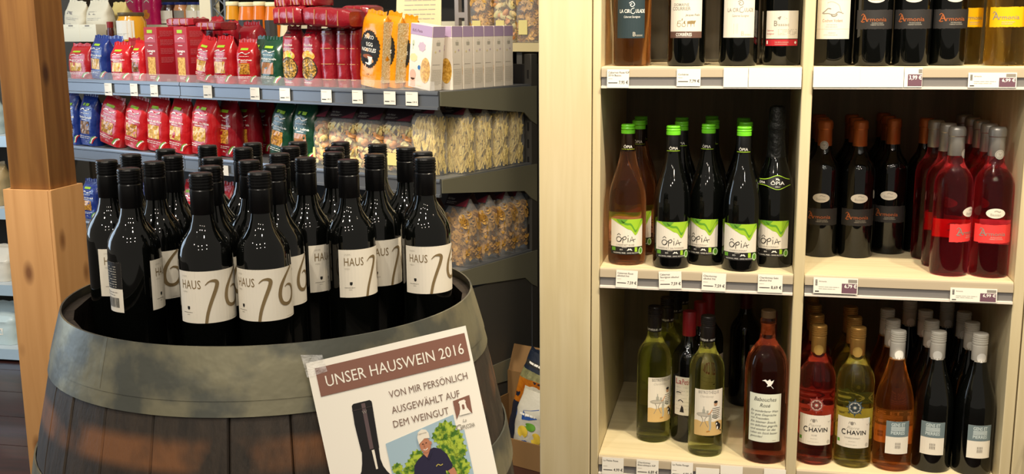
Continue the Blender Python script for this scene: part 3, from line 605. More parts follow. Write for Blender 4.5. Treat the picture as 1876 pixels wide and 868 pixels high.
def cab_reg(t, z, front):
    key = t['category'] and [c for c in t.children if c.name.startswith('bottle_glass')][0]
    R = max(abs(v.co.x) for v in key.data.vertices) + .0009
    PLACED.append([t, R, .04 if front else 1.0])
def cab_relax():
    for _ in range(260):
        for i, (a, ra, wa) in enumerate(PLACED):
            for b_, rb_, wb in PLACED[i + 1:]:
                if abs(a.location.z - b_.location.z) > .1: continue
                dx, dy = b_.location.x - a.location.x, b_.location.y - a.location.y; d_ = math.hypot(dx, dy)
                if 1e-6 < d_ < ra + rb_:
                    k = (ra + rb_ + .0003 - d_) / d_; fa = wa / (wa + wb)
                    a.location.x -= dx * k * fa; a.location.y -= dy * k * fa; b_.location.x += dx * k * (1 - fa); b_.location.y += dy * k * (1 - fa)
        for a, ra, wa in PLACED:
            xa, xb = (XL, XM0) if a.location.x < (XM0 + XM1) / 2 else (XM1, XR)
            a.location.x = min(max(a.location.x, xa + ra), xb - ra); a.location.y = min(max(a.location.y, Y0 + ra * .9), YB - ra - .001)
# ------------------------------------------------------------------ bottles on the barrel
BR = (-0.70, 1.529)
haus = [((188, 289), 58, 'leftmost dark wine bottle on the barrel, its cap in front of the blue pasta bags'),
    ((238, 307), 125, 'dark bottle turned to show its black back label and barcode, left on the barrel'),
    ((275, 283), 40, 'cap nearly hidden behind the third-row bottle left on the barrel'),
    ((280, 291), -12, 'dark bottle right behind the barcode bottle, showing only the 6 of its label'),
    ((317.8, 272.5), 40, 'dark bottle standing alone between the left trio and the crowded middle of the barrel'),
    ((374.5, 256), 20, 'rearmost cap in the left-middle file of barrel bottles'),
    ((379.5, 264.5), 20, 'second cap from the back in the left-middle file of barrel bottles'),
    ((382.6, 288), 20, 'third cap from the back in the left-middle file of barrel bottles'),
    ((384, 304), 20, 'bottle directly behind the left one of the two front 16 labels'),
    ((367.4, 316.6), 22, 'front left barrel bottle with a full 16 label, lowest cap of all'),
    ((457, 253), 20, 'topmost cap behind the pair in the middle of the barrel'),
    ((443, 268.5), 20, 'second cap from the back in the middle of the barrel'),
    ((450.5, 293), 20, 'bottle directly behind the right one of the two front 16 labels'),
    ((476, 314), 13.5, 'front center barrel bottle with the full HAUS 16 label'),
    ((501, 302), 25, 'bottle behind the front center one, the 6 of its label showing at right'),
    ((525.5, 257), 20, 'rear cap right of the middle of the barrel, below the green bags'),
    ((541, 268), 20, 'second rear bottle left of the bottle with the cut off HA label'),
    ((515.4, 281), 20, 'bottle behind the cut off 6, left of the one with the HA label'),
    ((562.5, 287), 92, 'bottle whose label shows only HA, left of the HAUS bottle in the right half'),
    ((597, 253), 20, 'tall looking rear cap before the orange pasta shells'),
    ((627.5, 274.7), 20, 'cap just behind the HAUS bottle right of the middle'),
    ((646, 265.5), 20, 'half hidden cap between the two rear caps right of the middle'),
    ((668, 255), 20, 'rearmost cap at the right before the pale shells'),
    ((643.6, 290), 63, 'bottle with HAUS and a cut off 1, right of the middle'),
    ((688.3, 280.7), 62, 'bottle whose label shows AUS and a 1, second from right in the front'),
    ((732, 266), 30, 'rear bottle left of the rightmost pair on the barrel'),
    ((762, 271.5), 30, 'bottle half hidden behind the rightmost one on the barrel'),
    ((775, 281.6), 36, 'rightmost dark bottle on the barrel with the clear HAUS label')]
P = [on_z(px[0], px[1] + 2, 1.256) for px, _, _ in haus]; P = [[p.x, p.y] for p in P]
for _ in range(200):
    for i in range(len(P)):
        for j in range(i + 1, len(P)):
            dx, dy = P[j][0] - P[i][0], P[j][1] - P[i][1]; d_ = math.hypot(dx, dy)
            if d_ < .0762:
                k = (.0764 - d_) / d_ / 2; P[i][0] -= dx * k; P[i][1] -= dy * k; P[j][0] += dx * k; P[j][1] += dy * k
    for p in P:
        dx, dy = p[0] - BR[0], p[1] - BR[1]; d_ = math.hypot(dx, dy)
        if d_ > .239: p[0] = BR[0] + dx * .239 / d_; p[1] = BR[1] + dy * .239 / d_
ZB = 0.957
for (px, ang, lab), p in zip(haus, P):
    bottle(t_haus, p[0], p[1], face(*p) + math.radians(ang), ZB, lab, 'house red bottles on the barrel')
# ------------------------------------------------------------------ bottles in the cabinet
def shelf_bottle(fn, row, xc, yb, ang, lab, grp, R=.038, fixed=None, cat='wine bottle'):
    z = SH[row]
    if fixed is not None:
        r = ray(xc, yb); c = Vector((r.x * fixed / r.y, fixed, z))
    else:
        p = on_z(xc, yb, z); k = 1 + R * .93 / math.hypot(p.x, p.y); c = Vector((p.x * k, p.y * k, z))
    return bottle(fn, c.x, c.y, face(c.x, c.y) + math.radians(ang), z, lab, grp, cat)
g1, g2, g3 = 'wines on the top shelf', 'wines on the middle shelf', 'wines on the bottom shelf'
shelf_bottle(t_circ_rose, 1, 1158, 100, -6, 'amber rosé bottle with dark slate label, leftmost on the top shelf', g1, fixed=2.345)
shelf_bottle(t_corb, 1, 1257, 100, -3, 'dark bottle with cream label, coach drawing and brown CORBIÈRES band', g1, fixed=2.336)
shelf_bottle(t_circ_white, 1, 1352, 100, 0, 'dark bottle with tall plain white label beside the red-banded one', g1, fixed=2.345)
shelf_bottle(t_bassac, 1, 1431, 100, 0, 'dark bottle with low cream label over a red band, top shelf', g1, fixed=2.375)
shelf_bottle(t_bassac, 1, 1424, 90, -4, 'dark bottle half hidden behind the red-banded bottle', g1, fixed=2.46)
shelf_bottle(t_cochon, 1, 1526, 100, -3, 'dark bottle with tall cream COCHON VOLANT label right of the post', g1, fixed=2.345)
shelf_bottle(t_armonia, 1, 1593, 100, 5, 'black-banded dark bottle next to the tall cream label, top shelf', g1, fixed=2.338)
shelf_bottle(t_armonia, 1, 1655, 100, 0, 'middle of the three black-banded bottles on the top shelf', g1, fixed=2.338)
shelf_bottle(t_armonia, 1, 1716, 100, 18, 'black-banded dark bottle beside the yellow wines, top shelf', g1, fixed=2.352)
shelf_bottle(t_armonia_yellow, 1, 1760, 100, 35, 'yellow wine half hidden behind the front yellow wine', g1, fixed=2.425)
shelf_bottle(t_armonia_yellow, 1, 1841, 100, 3, 'front yellow wine bottle at the right edge of the top shelf', g1, fixed=2.342)
shelf_bottle(t_opia_rose, 2, 1148, 486.5, 0, 'pink wine bottle with lime cap, leftmost on the middle shelf', g2, .0405)
shelf_bottle(t_opia_cab, 2, 1229, 493, 4, 'dark lime-capped bottle reading CABERNET SAUVIGNON', g2, .04)
shelf_bottle(t_opia_char, 2, 1292, 487, -16, 'dark lime-capped CHARDONNAY bottle set back between its neighbors', g2, .04)
shelf_bottle(t_opia_char, 2, 1355.5, 498, -2, 'dark lime-capped CHARDONNAY bottle standing furthest forward', g2, .04)
shelf_bottle(t_sekt, 2, 1424, 491, -3, 'tall sparkling bottle with dark foil neck beside the center post', g2, .0415)
rows = [(t_opia_rose, 1148, 486.5, .0405, 'behind the pink bottle'), (t_opia_cab, 1229, 493, .04, 'behind the CABERNET SAUVIGNON bottle'), (t_opia_char, 1292, 487, .04, 'behind the set back CHARDONNAY bottle'), (t_opia_char, 1355.5, 498, .04, 'behind the foremost CHARDONNAY bottle')]
for fn, xc, yb, R, wh in rows:
    p = on_z(xc, yb, SH[2]); k = 1 + R * .93 / math.hypot(p.x, p.y); cx, cy = p.x * k, p.y * k
    for q in (1, 2):
        bottle(fn, cx + (.003 if q % 2 else -.002) + (.010 if fn is t_opia_rose or fn is t_opia_cab else 0), cy + q * .105, face(cx, cy) + (q * .3 - .4), SH[2], 'dim lime-capped bottle, %s in the row %s' % (('first', 'last')[q - 1], wh), 'back rows of lime-capped bottles')
shelf_bottle(t_armonia_medal, 2, 1503, 471.4, -4, 'black-labeled bottle with silver medal on its neck, middle shelf', g2, .0362)
shelf_bottle(t_armonia, 2, 1563, 473, 8, 'black-labeled copper-capped bottle, second from the post', g2, .0362)
shelf_bottle(t_armonia, 2, 1624.5, 466, -5, 'black-labeled copper-capped bottle, third from the post', g2, .0362)
shelf_bottle(t_armonia, 2, 1683, 464, 135, 'copper-capped bottle turned sideways beside the pink bottles', g2, .0362)
for xc, yb, nm in ((1503, 471.4, 'medal'), (1563, 473, 'second copper-capped'), (1624.5, 466, 'third copper-capped')):
    p = on_z(xc, yb, SH[2]); k = 1 + .034 / math.hypot(p.x, p.y)
    for q in range(1, 3): bottle(t_armonia, p.x * k - .002 * q, p.y * k + q * .080, face(p.x, p.y), SH[2], 'dim copper-capped bottle, %s in the row behind the %s bottle' % (('first', 'last')[q - 1], nm), 'back rows of copper-capped bottles')
shelf_bottle(t_armonia_rose, 2, 1742, 507, 62, 'pink bottle with silver capsule showing its white back label edge', g2, .0372)
shelf_bottle(t_armonia_rose, 2, 1814, 509.6, 12, 'front pink bottle with coral label and silver capsule at the right wall', g2, .0372)
for xc, yb, n_, nm in ((1742, 507, 3, 'left'), (1814, 509.6, 5, 'right')):
    p = on_z(xc, yb, SH[2]); k = 1 + .035 / math.hypot(p.x, p.y)
    for q in range(1, n_):
        bottle(t_armonia_rose, p.x * k - (.011 * q if nm == 'left' else .003 * q), p.y * k + q * .079, face(p.x, p.y) + 1.2, SH[2], 'pink silver-capped bottle, %s behind the %s front pink bottle' % (('first', 'second', 'third', 'fourth')[q - 1], nm), 'back rows of pink bottles')
shelf_bottle(t_bistro, 3, 1200, 811, 32, 'pale green white wine, left of two with the café table label', g3, .0382)
shelf_bottle(t_red_la, 3, 1254, 811, 0, 'dark bottle with red capsule between the two café table labels', g3, .0375)
shelf_bottle(t_bistro, 3, 1291, 837, 12, 'pale green white wine, right and forward one with the café table label', g3, .0382)
shelf_bottle(t_dark_back, 3, 1361, 745, 0, 'lone dark bottle at the back of the bottom left compartment', g3, .0375)
shelf_bottle(t_babou, 3, 1403.5, 850, 0, 'big rosé bottle with cork and handwritten label beside the post', g3, .0455)
p = on_z(1200, 811, SH[3]); 
for q in (1, 2, 3): bottle(t_bistro, p.x + .012 * q + .004, p.y + .036 + q * .086, .5, SH[3], 'white wine bottle, %s in the file behind the left café table label' % ('first', 'second', 'last')[q - 1], 'back rows of the bottom shelf')
p = on_z(1254, 811, SH[3])
for q in (1, 2): bottle(t_red_la, p.x + .018 * q + .004, p.y + .036 + q * .09, .6, SH[3], 'red-capsuled bottle, %s in the file behind the red capsule bottle' % ('first', 'last')[q - 1], 'back rows of the bottom shelf')
p = on_z(1403.5, 850, SH[3])
bottle(t_dark_back, p.x + .012, p.y + .16, 0, SH[3], 'dark bottle hidden behind the handwritten rosé bottle', 'back rows of the bottom shelf')
for fn, xc, yb, a_, lab, n_, dx_, nm, R in ((t_chavin_rose, 1499, 853, 2, 'rosé bottle with gold cap, red star sticker and CHAVIN label', 4, -.005, 'gold-capped rosé', .0395), (t_chavin_white, 1567, 858, 2, 'yellow wine bottle with gold cap, dark star sticker and CHAVIN label', 3, -.009, 'gold-capped yellow wine', .0395),
        (t_gens_rose, 1638, 863, 16, 'orange rosé bottle with white cap and GENS ET PIERRES label', 3, -.014, 'orange rosé', .0408), (t_gens_red, 1709, 867, 2, 'dark white-capped bottle with GENS ET PIERRES label, left of two', 4, -.009, 'left dark white-capped', .0408), (t_gens_red, 1785, 872, 20, 'dark white-capped bottle with GENS ET PIERRES label beside the right wall', 4, -.010, 'right dark white-capped', .0408)):
    o = shelf_bottle(fn, 3, xc, yb, a_, lab, g3, R); x, y = o.location.x, o.location.y
    for q in range(1, n_): bottle(fn, x + dx_ * q, y + .088 * q, face(x, y) + .1 * q, SH[3], '%s bottle behind the %s one on the bottom shelf' % (('first', 'second', 'third')[q - 1], nm), 'back rows of the bottom shelf')
cab_relax()
# ================================================================== barrel
bar = thing('wine_barrel', (BR[0], BR[1], 0), 0, 'old oak wine barrel with galvanized hoops carrying the bottles, in front', 'barrel')
BH = 1.05
def rb(z): q = (z - BH / 2) / (BH / 2); return .303 + .082 * (1 - abs(q) ** 1.9)
def stave_mat():
    m = bpy.data.materials.new('weathered_oak'); m.use_nodes = True; nt = m.node_tree; N = nt.nodes; L = nt.links; b_ = N['Principled BSDF']; b_.inputs['Roughness'].default_value = 0.62
    tc = N.new('ShaderNodeTexCoord'); mp = N.new('ShaderNodeMapping'); mp.inputs['Scale'].default_value = (7, 7, 1.2); L.new(tc.outputs['Object'], mp.inputs[0])
    n1 = N.new('ShaderNodeTexNoise'); n1.inputs['Scale'].default_value = 9; n1.inputs['Detail'].default_value = 8; n1.inputs['Roughness'].default_value = .65; L.new(mp.outputs[0], n1.inputs['Vector'])
    r1 = N.new('ShaderNodeValToRGB'); r1.color_ramp.elements[0].color = lin('1b1611'); r1.color_ramp.elements[0].position = .3; r1.color_ramp.elements[1].color = lin('3b3025'); r1.color_ramp.elements[1].position = .75; L.new(n1.outputs[0], r1.inputs[0])
    mp2 = N.new('ShaderNodeMapping'); mp2.inputs['Scale'].default_value = (5, 5, 3); L.new(tc.outputs['Object'], mp2.inputs[0])
    n2 = N.new('ShaderNodeTexNoise'); n2.inputs['Scale'].default_value = 2.2; n2.inputs['Detail'].default_value = 4; L.new(mp2.outputs[0], n2.inputs['Vector'])
    # the band where an old hoop once sat kept a fresher orange-brown tone (a stain of its own shape)
    sp = N.new('ShaderNodeSeparateXYZ'); L.new(tc.outputs['Object'], sp.inputs[0])
    mr = N.new('ShaderNodeValToRGB'); e = mr.color_ramp.elements; e[0].position = .893; e[0].color = (0, 0, 0, 1); e[1].position = .906; e[1].color = (1, 1, 1, 1); k = e.new(.930); k.color = (1, 1, 1, 1); k = e.new(.944); k.color = (0, 0, 0, 1)
    L.new(sp.outputs['Z'], mr.inputs[0])
    ml = N.new('ShaderNodeMath'); ml.operation = 'MULTIPLY'; L.new(mr.outputs[0], ml.inputs[0])
    r2 = N.new('ShaderNodeValToRGB'); r2.color_ramp.elements[0].position = .40; r2.color_ramp.elements[1].position = .56; L.new(n2.outputs[0], r2.inputs[0]); L.new(r2.outputs[0], ml.inputs[1])
    mx = N.new('ShaderNodeMix'); mx.data_type = 'RGBA'; L.new(ml.outputs[0], mx.inputs[0]); L.new(r1.outputs[0], mx.inputs[6]); mx.inputs[7].default_value = lin('70492a')
    L.new(mx.outputs[2], b_.inputs['Base Color'])
    bp = N.new('ShaderNodeBump'); bp.inputs['Strength'].default_value = .5; bp.inputs['Distance'].default_value = .004; L.new(n1.outputs[0], bp.inputs['Height']); L.new(bp.outputs[0], b_.inputs['Normal'])
    return m
SM = stave_mat(); NS = 26; rd = random.Random(8)
ws = [rd.uniform(.75, 1.3) for _ in range(NS)]; tot = sum(ws); a = .1
for i in range(NS):
    da = 2 * PI * ws[i] / tot; a0, a1 = a + .0016, a + da - .0016; a += da; out = rd.uniform(-.0008, .0012); b = MB(); zs = [(BH - .010) * k / 12 for k in range(13)]; vs_ = []
    for z in zs:
        for aa in (a0, a0 + .006, (a0 + a1) / 2, a1 - .006, a1):
            e_ = -.0022 if aa in (a0, a1) else 0
            vs_.append(((rb(z) + out + e_) * math.cos(aa), (rb(z) + out + e_) * math.sin(aa), z))
        for aa in (a1, a0): vs_.append(((rb(z) - .014) * math.cos(aa), (rb(z) - .026) * math.sin(aa), z))
    fs = [tuple(range(6, -1, -1)), tuple(range(84, 91))]
    for k in range(12):
        for j in range(7): j2 = (j + 1) % 7; fs.append((k * 7 + j, k * 7 + j2, k * 7 + 7 + j2, k * 7 + 7 + j))
    b.add(vs_, fs); b.build('stave', SM, bar, 30)
GALV = mat('galvanized_hoop', '5f615a', 0.42, 0.65, col2='88846e', scale=9, bump=.15, bscale=25, ramp=(.45, .56))
def hoop(z0, z1, t, step=None, nm='hoop'):
    pr = [(rb(z0) + .0012, z0)]; n = 5
    for k in range(n + 1): z = z0 + (z1 - z0) * k / n; pr.append((rb(z) + .0016 + t, z))
    pr += [(rb(z1) + .0012, z1)]
    h_ = MB().lathe(pr + [pr[0]], 96).build(nm, GALV, bar, 40); return h_
hp = hoop(.988, BH + .004, .0022); hp2 = hoop(.968, .990, .0012); hoop(.786, .843, .002); hoop(.24, .30, .002); hoop(.0, .06, .002)
b = MB(); aa = -2.02
for k in range(6): z = .990 + .064 * k / 5; b.add([((rb(z) + .0039) * math.cos(a_), (rb(z) + .0039) * math.sin(a_), z) for a_ in (aa, aa + .0035, aa + .10)], [])
b.f = [(k * 3 + j, k * 3 + j + 1, k * 3 + j + 4, k * 3 + j + 3) for k in range(5) for j in range(2)]; b.m = [0] * 10
b.build('hoop_overlap', GALV, hp, 40)
MB().lathe([(0, .935), (.2885, .935), (.2885, ZB - .001), (0, ZB - .001)], 64).build('barrel_head', mat('dark_head', '1a1512', 0.6), bar, 30)
# ================================================================== poster
n_ = Vector((0.41338, -0.88650, 0.20791)).normalized(); ux = Vector((0.8807, 0.44726, 0.15596)).normalized(); dv = -n_.cross(ux)
TL = Vector((-0.53291, 1.24894, 1.03266))
def sheet(u, v, o):
    q = u / .21 - .5; lift = .006 - .010 * q * q
    return TL + ux * u + dv * v + n_ * (lift + o)
pos = thing('wine_poster', TL, 0, 'white paper poster taped to the barrel advertising the house wine 2016', 'poster')
def pf(u, v, o): p_ = sheet(u, -v, o) - TL; return (p_.x, p_.y, p_.z)
A = Art(); A.rect(0, -.297, .21, 0, PAPER, 0, nx=24); sh = A.build('paper_sheet', pos, pf, 0, 0)
A = Art(); BN = mat('banner_brown', '80584a', .6); TXB = mat('poster_text_brown', '7a6358', .6)
A.rect(.0095, -.0455, .2062, -.0088, BN, 1, nx=24)
A.text('UNSER HAUSWEIN 2016', .0195, -.0350, .0140, PAPER, 2, 'l', width=.181, bold=.0)
A.text('VON MIR PERSÖNLICH', .0935, -.0680, .0088, TXB, 1, 'l', width=.1045); A.text('AUSGEWÄHLT AUF', .0925, -.0882, .0088, TXB, 1, 'l', width=.0905); A.text('DEM WEINGUT', .0908, -.1062, .0088, TXB, 1, 'l', width=.0735)
A.poly([(.1722, -.1160), (.1722, -.0915), (.1952, -.0890), (.1942, -.1135), (.190, -.1085), (.1768, -.1095)], BN, 1)
A.poly([(.1768, -.1110), (.1795, -.1040), (.1800, -.0935), (.1875, -.0930), (.1885, -.1040), (.1925, -.1120), (.1770, -.1120)], PAPER, 2); A.rect(.1790, -.0965, .1885, -.0945, PAPER, 2, nx=1); A.poly([(.1825, -.1050), (.1825, -.0995), (.1840, -.0985), (.1855, -.0995), (.1855, -.1050)], BN, 3)
A.text('La', .182, -.1215, .0040, INKG, 1, shear=.3); A.text('C', .1690, -.1310, .0078, INKG, 1, 'l', bold=.01); A.text('APPUCCINA', .1745, -.1305, .0052, INKG, 1, 'l', width=.0195, bold=.02)
# printed bottle picture
pb = mat('print_black', '141214', .5); A.poly([(.0445, -.0660), (.0470, -.0640), (.0680, -.0640), (.0700, -.0660), (.0702, -.0675), (.0670, -.1262), (.0440, -.1262), (.0430, -.0900)], pb, 1)
xs = [0, .5, 1]; ys = [-.1262, -.140, -.150, -.158, -.166, -.175, -.190, -.297]; lx = [.0445, .0420, .0390, .0340, .0280, .0230, .0200, .0200]; rx_ = [.0665, .0655, .0670, .0705, .0760, .0800, .0820, .0820]
for i in range(len(ys) - 1): A.poly([(lx[i], ys[i]), (rx_[i], ys[i]), (rx_[i + 1], ys[i + 1]), (lx[i + 1], ys[i + 1])], pb, 1)
A.poly([(.0565, -.066), (.0615, -.066), (.0600, -.1255), (.0550, -.1255)], mat('print_sheen', '5a4a4c', .5), 2); A.poly([(.0570, -.127), (.0605, -.127), (.0600, -.152), (.0575, -.152)], LABELW, 2); A.poly([(.0435, -.0720), (.0695, -.0720), (.0694, -.0728), (.0435, -.0728)], mat('print_sheen2', '3a3032', .5), 3)
A.text('W', .0585, -.0795, .004, INKG, 3)
# printed photograph of a man among vines
SKYP = mat('print_sky', '9db6c4', .5); xs = [.076 + .0093 * i for i in range(11)]; A.strip(xs, [-.1310] * 11, [-.1235 + .015 * i / 10 for i in range(11)], SKYP, 1)
xs = [.076 + .0103 * i for i in range(11)]; A.strip(xs, [-.297] * 11, [-.1310] * 11, SKYP, 1)
fol = mat('print_foliage', '3f6a1e', .5, col2='a6ba3c', scale=160, ramp=(.42, .58)); rdp = random.Random(2)
for (cx, cy, r) in ((.155, -.128, .014), (.163, -.140, .013), (.146, -.131, .010), (.166, -.155, .011), (.158, -.165, .014), (.166, -.178, .011), (.150, -.150, .012), (.112, -.151, .010), (.104, -.160, .010), (.097, -.170, .011), (.110, -.168, .012), (.084, -.158, .007), (.082, -.170, .006), (.162, -.195, .013), (.098, -.188, .018), (.150, -.190, .02), (.12, -.2, .03), (.155, -.23, .02), (.1, -.23, .02)):
    A.disc(cx, cy, r, r, fol, 2, 22, .12, int(cx * 1e4))
skin = mat('print_skin', 'b57a5c', .5); navy = mat('print_navy', '231f3a', .5)
A.poly([(.1010, -.196), (.1030, -.172), (.1060, -.160), (.1120, -.1535), (.1200, -.1490), (.1290, -.1445), (.1350, -.1435), (.1430, -.1470), (.1500, -.1560), (.1545, -.1720), (.1500, -.1790), (.1440, -.1760), (.1450, -.297), (.1040, -.297)], navy, 3)
A.stroke([(.151, -.176), (.153, -.187), (.143, -.200), (.130, -.204)], [.009, .008, .007, .006], skin, 4); A.stroke([(.104, -.190), (.100, -.205), (.112, -.215)], [.008, .007, .006], skin, 4)
A.poly([(.1195, -.1470), (.1290, -.1440), (.1290, -.1500), (.1240, -.1540)], skin, 4); A.poly([(.1240, -.1540), (.1300, -.1450), (.1320, -.1480), (.1260, -.1570)], navy, 5)
A.disc(.1250, -.1375, .0072, .0102, skin, 5); A.poly([(.1172, -.1340), (.1168, -.1260), (.1190, -.1195), (.1245, -.1165), (.1300, -.1185), (.1325, -.1235), (.1325, -.1300), (.1255, -.1290), (.1165, -.1352)], LABELW, 6)
A.disc(.1325, -.1365, .0014, .0024, skin, 6, 8); A.disc(.1222, -.1355, .0011, .0006, INK, 6, 8); A.disc(.1268, -.1350, .0011, .0006, INK, 6, 8); A.stroke([(.1240, -.1358), (.1232, -.1392), (.1246, -.1396)], .0006, mat('print_skin_dark', '8a5440', .5), 6); A.stroke([(.1215, -.1425), (.1245, -.1438), (.1272, -.1420)], .0008, WHITEP, 6)
A.stroke([(.133, -.168), (.136, -.166), (.139, -.168), (.142, -.167)], .0012, mat('print_gold', 'b0a050', .5), 5)
A.text('Cappuccina', .124, -.1225, .0018, INKG, 7, shear=.3)
A.build('print', sh, pf, 0.0004, 0.00030)
MB().add([(v.x, v.y, v.z) for v in [sheet(*q) - TL for q in ((-.004, -.012, .0012), (.022, -.006, .0012), (.024, .016, .0012), (-.002, .018, .0012))]], [(0, 1, 2, 3)]).build('tape', mat('tape_film', 'ffffff', .1, alpha=.25, bump=.8, bscale=90), pos, 0)

# ================================================================== timber post with pale cladding
tp = thing('timber_post', (-1.797, 2.54, 0), 0, 'square honey timber post clad with pale boards below, left of the barrel', 'post')
MB().box(-1.853, -1.737, 2.481, 2.599, 1.0, 2.9, c=.002).build('post', OAKPOST, tp, 30, world=True)
for bx in ((-1.867, -1.7365, 2.4695, 2.4795), (-1.7365, -1.727, 2.4695, 2.610), (-1.867, -1.8575, 2.4798, 2.610), (-1.857, -1.737, 2.6005, 2.610)):
    MB().box(*bx, 0.004, 1.046, c=.0012).build('cladding_board', PINE, tp, 30, world=True)

# ================================================================== pasta gondola
GA = math.radians(-23); GE = Vector((math.cos(GA), math.sin(GA), 0)); GN = Vector((-math.sin(GA), math.cos(GA), 0)); GD = 2.211; U1 = -1.77; U0 = -3.45
def gw(u, d, z): return GE * u + GN * (GD + d) + Vector((0, 0, z))
def gpx(x, y, d=0.0):                      # picture point -> (u, z) on the plane at depth d behind the shelf front
    p = on_plane(x, y, (GN.x, GN.y), GD + d); return p.dot(GE), p.z
GZ = [1.285, 1.058, 0.800, 0.50]
gon = thing('pasta_shelf', gw(U1, 0, 0), GA, 'long grey steel shelf unit of pasta packs behind the barrel', 'shelf')
LW = U0 - U1
MB().box(LW, 0, .455, .465, 0.0, 1.34).build('back_panel', BLACKISH, gon, 0)
for k in range(3):
    b = MB(); x = LW + (k + .02) * .56 if k < 3 else 0
for x in (LW + .01, LW + .55, LW + 1.09, -.012):
    up = MB().box(x - .012, x + .012, .425, .4545, 0, 1.37).build('upright', DKGREY, gon, 0)
    b = MB()
    for j in range(26): b.box(x - .003, x + .003, .4245, .4255, .05 + j * .05, .075 + j * .05)
    b.build('slots', INK, up, 0)
for zi, z in enumerate(GZ):
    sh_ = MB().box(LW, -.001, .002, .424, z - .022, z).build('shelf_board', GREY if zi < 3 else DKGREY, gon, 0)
    n = 2
    for (xa, xb) in ((LW, LW + .66), (LW + .663, 0)):
        pr = [(.002, z + .002), (-.004, z + .002), (-.006, z - .004), (-.006, z - .008), (-.003, z - .010), (-.003, z - .038), (-.007, z - .040), (-.007, z - .046), (.002, z - .046)]
        b = MB(); m_ = len(pr); b.add([(xa, y, zz) for y, zz in pr] + [(xb, y, zz) for y, zz in pr], [(i, (i + 1) % m_, (i + 1) % m_ + m_, i + m_) for i in range(m_)] + [tuple(range(m_ - 1, -1, -1)), tuple(range(m_, 2 * m_))])
        b.build('price_rail', mat('rail_blue_grey', '6a6e74', 0.3, 0.5), sh_, 0)
    for x in (LW, -.0008):
        MB().add([], []).v
        q = MB(); pl = [(.004, z - .001), (.45, z - .006), (.45, z - .118), (.42, z - .104), (.385, z - .078), (.33, z - .072), (.004, z - .036)]; m_ = len(pl)
        q.add([(x, y, zz) for y, zz in pl] + [(x + .003, y, zz) for y, zz in pl], [tuple(range(m_)), tuple(range(2 * m_ - 1, m_ - 1, -1))] + [(i, i + m_, (i + 1) % m_ + m_, (i + 1) % m_) for i in range(m_)])
        q.build('bracket', mat('bracket_grey', '83816e', 0.5, 0.3), gon, 0)
MB().box(-.0045, -.0008, .0, .42, 0.0, .74).build('end_panel', DKGREY, gon, 0)
# acrylic front guard with dividers on the upper shelf
gd = MB().box(LW + .01, -.012, -.0035, -.0020, GZ[0] + .002, GZ[0] + .026).build('front_guard', CLEARP, gon, 0)
for i in range(24): MB().box(-.06 - i * .068, -.0585 - i * .068, -.0018, .010, GZ[0] + .002, GZ[0] + (.034 if i < 4 else .012)).build('divider', CLEARP, gd, 0)
# price tags
gt = [(191, 206, 152, 175, 'left of the blue bags'), (238, 253, 153, 176, 'left of the first lasagne box'), (275, 290, 155, 177, 'under the first lasagne box'), (372, 389, 156, 180, 'under the leaning red bag'),
      (458, 476, 160, 183, 'left of the green bag'), (512, 532, 161, 185, 'under the first red noodle pack'), (588, 608, 164, 188, 'under the side-on red packs'), (645, 665, 165, 190, 'under the first orange noodle pack'),
      (703, 725, 167, 192, 'second from the right end'), (743, 766, 168, 194, 'at the right end')]
for x0, x1, y0, y1, wh in gt:
    u0, z1 = gpx(x0, y0, -.008); u1, z0 = gpx(x1, y1, -.008)
    t = thing('price_tag', gw((u0 + u1) / 2, -.0082, z0), GA, 'small white tag on the upper pasta rail ' + wh, 'price tag', 'price tags on the pasta shelf'); wd = u1 - u0; hh = z1 - z0
    MB().box(-wd / 2, wd / 2, -.0003, .0003, 0, hh).build('card', PAPER, t, 0)
    A = Art(); A.lines(-wd * .42, wd * .2, hh * .82, 1, .001, hh * .04, INKL, 1); A.rect(-wd * .42, hh * .2, -wd * .02, hh * .27, INK, 1)
    A.text('1,99 €', wd * .42, hh * .2, hh * .12, INK, 1, 'r', width=wd * .38); A.build('print', t, flat(-.0004), .0001, .0001)
u0, z1 = gpx(401, 302, -.008); u1, z0 = gpx(419, 322, -.008)
t = thing('price_tag', gw((u0 + u1) / 2, -.0082, z0), GA, 'white price tag on the lower pasta rail between the bottle caps', 'price tag', 'price tags on the pasta shelf')
MB().box(-(u1 - u0) / 2, (u1 - u0) / 2, -.0003, .0003, 0, z1 - z0).build('card', PAPER, t, 0)

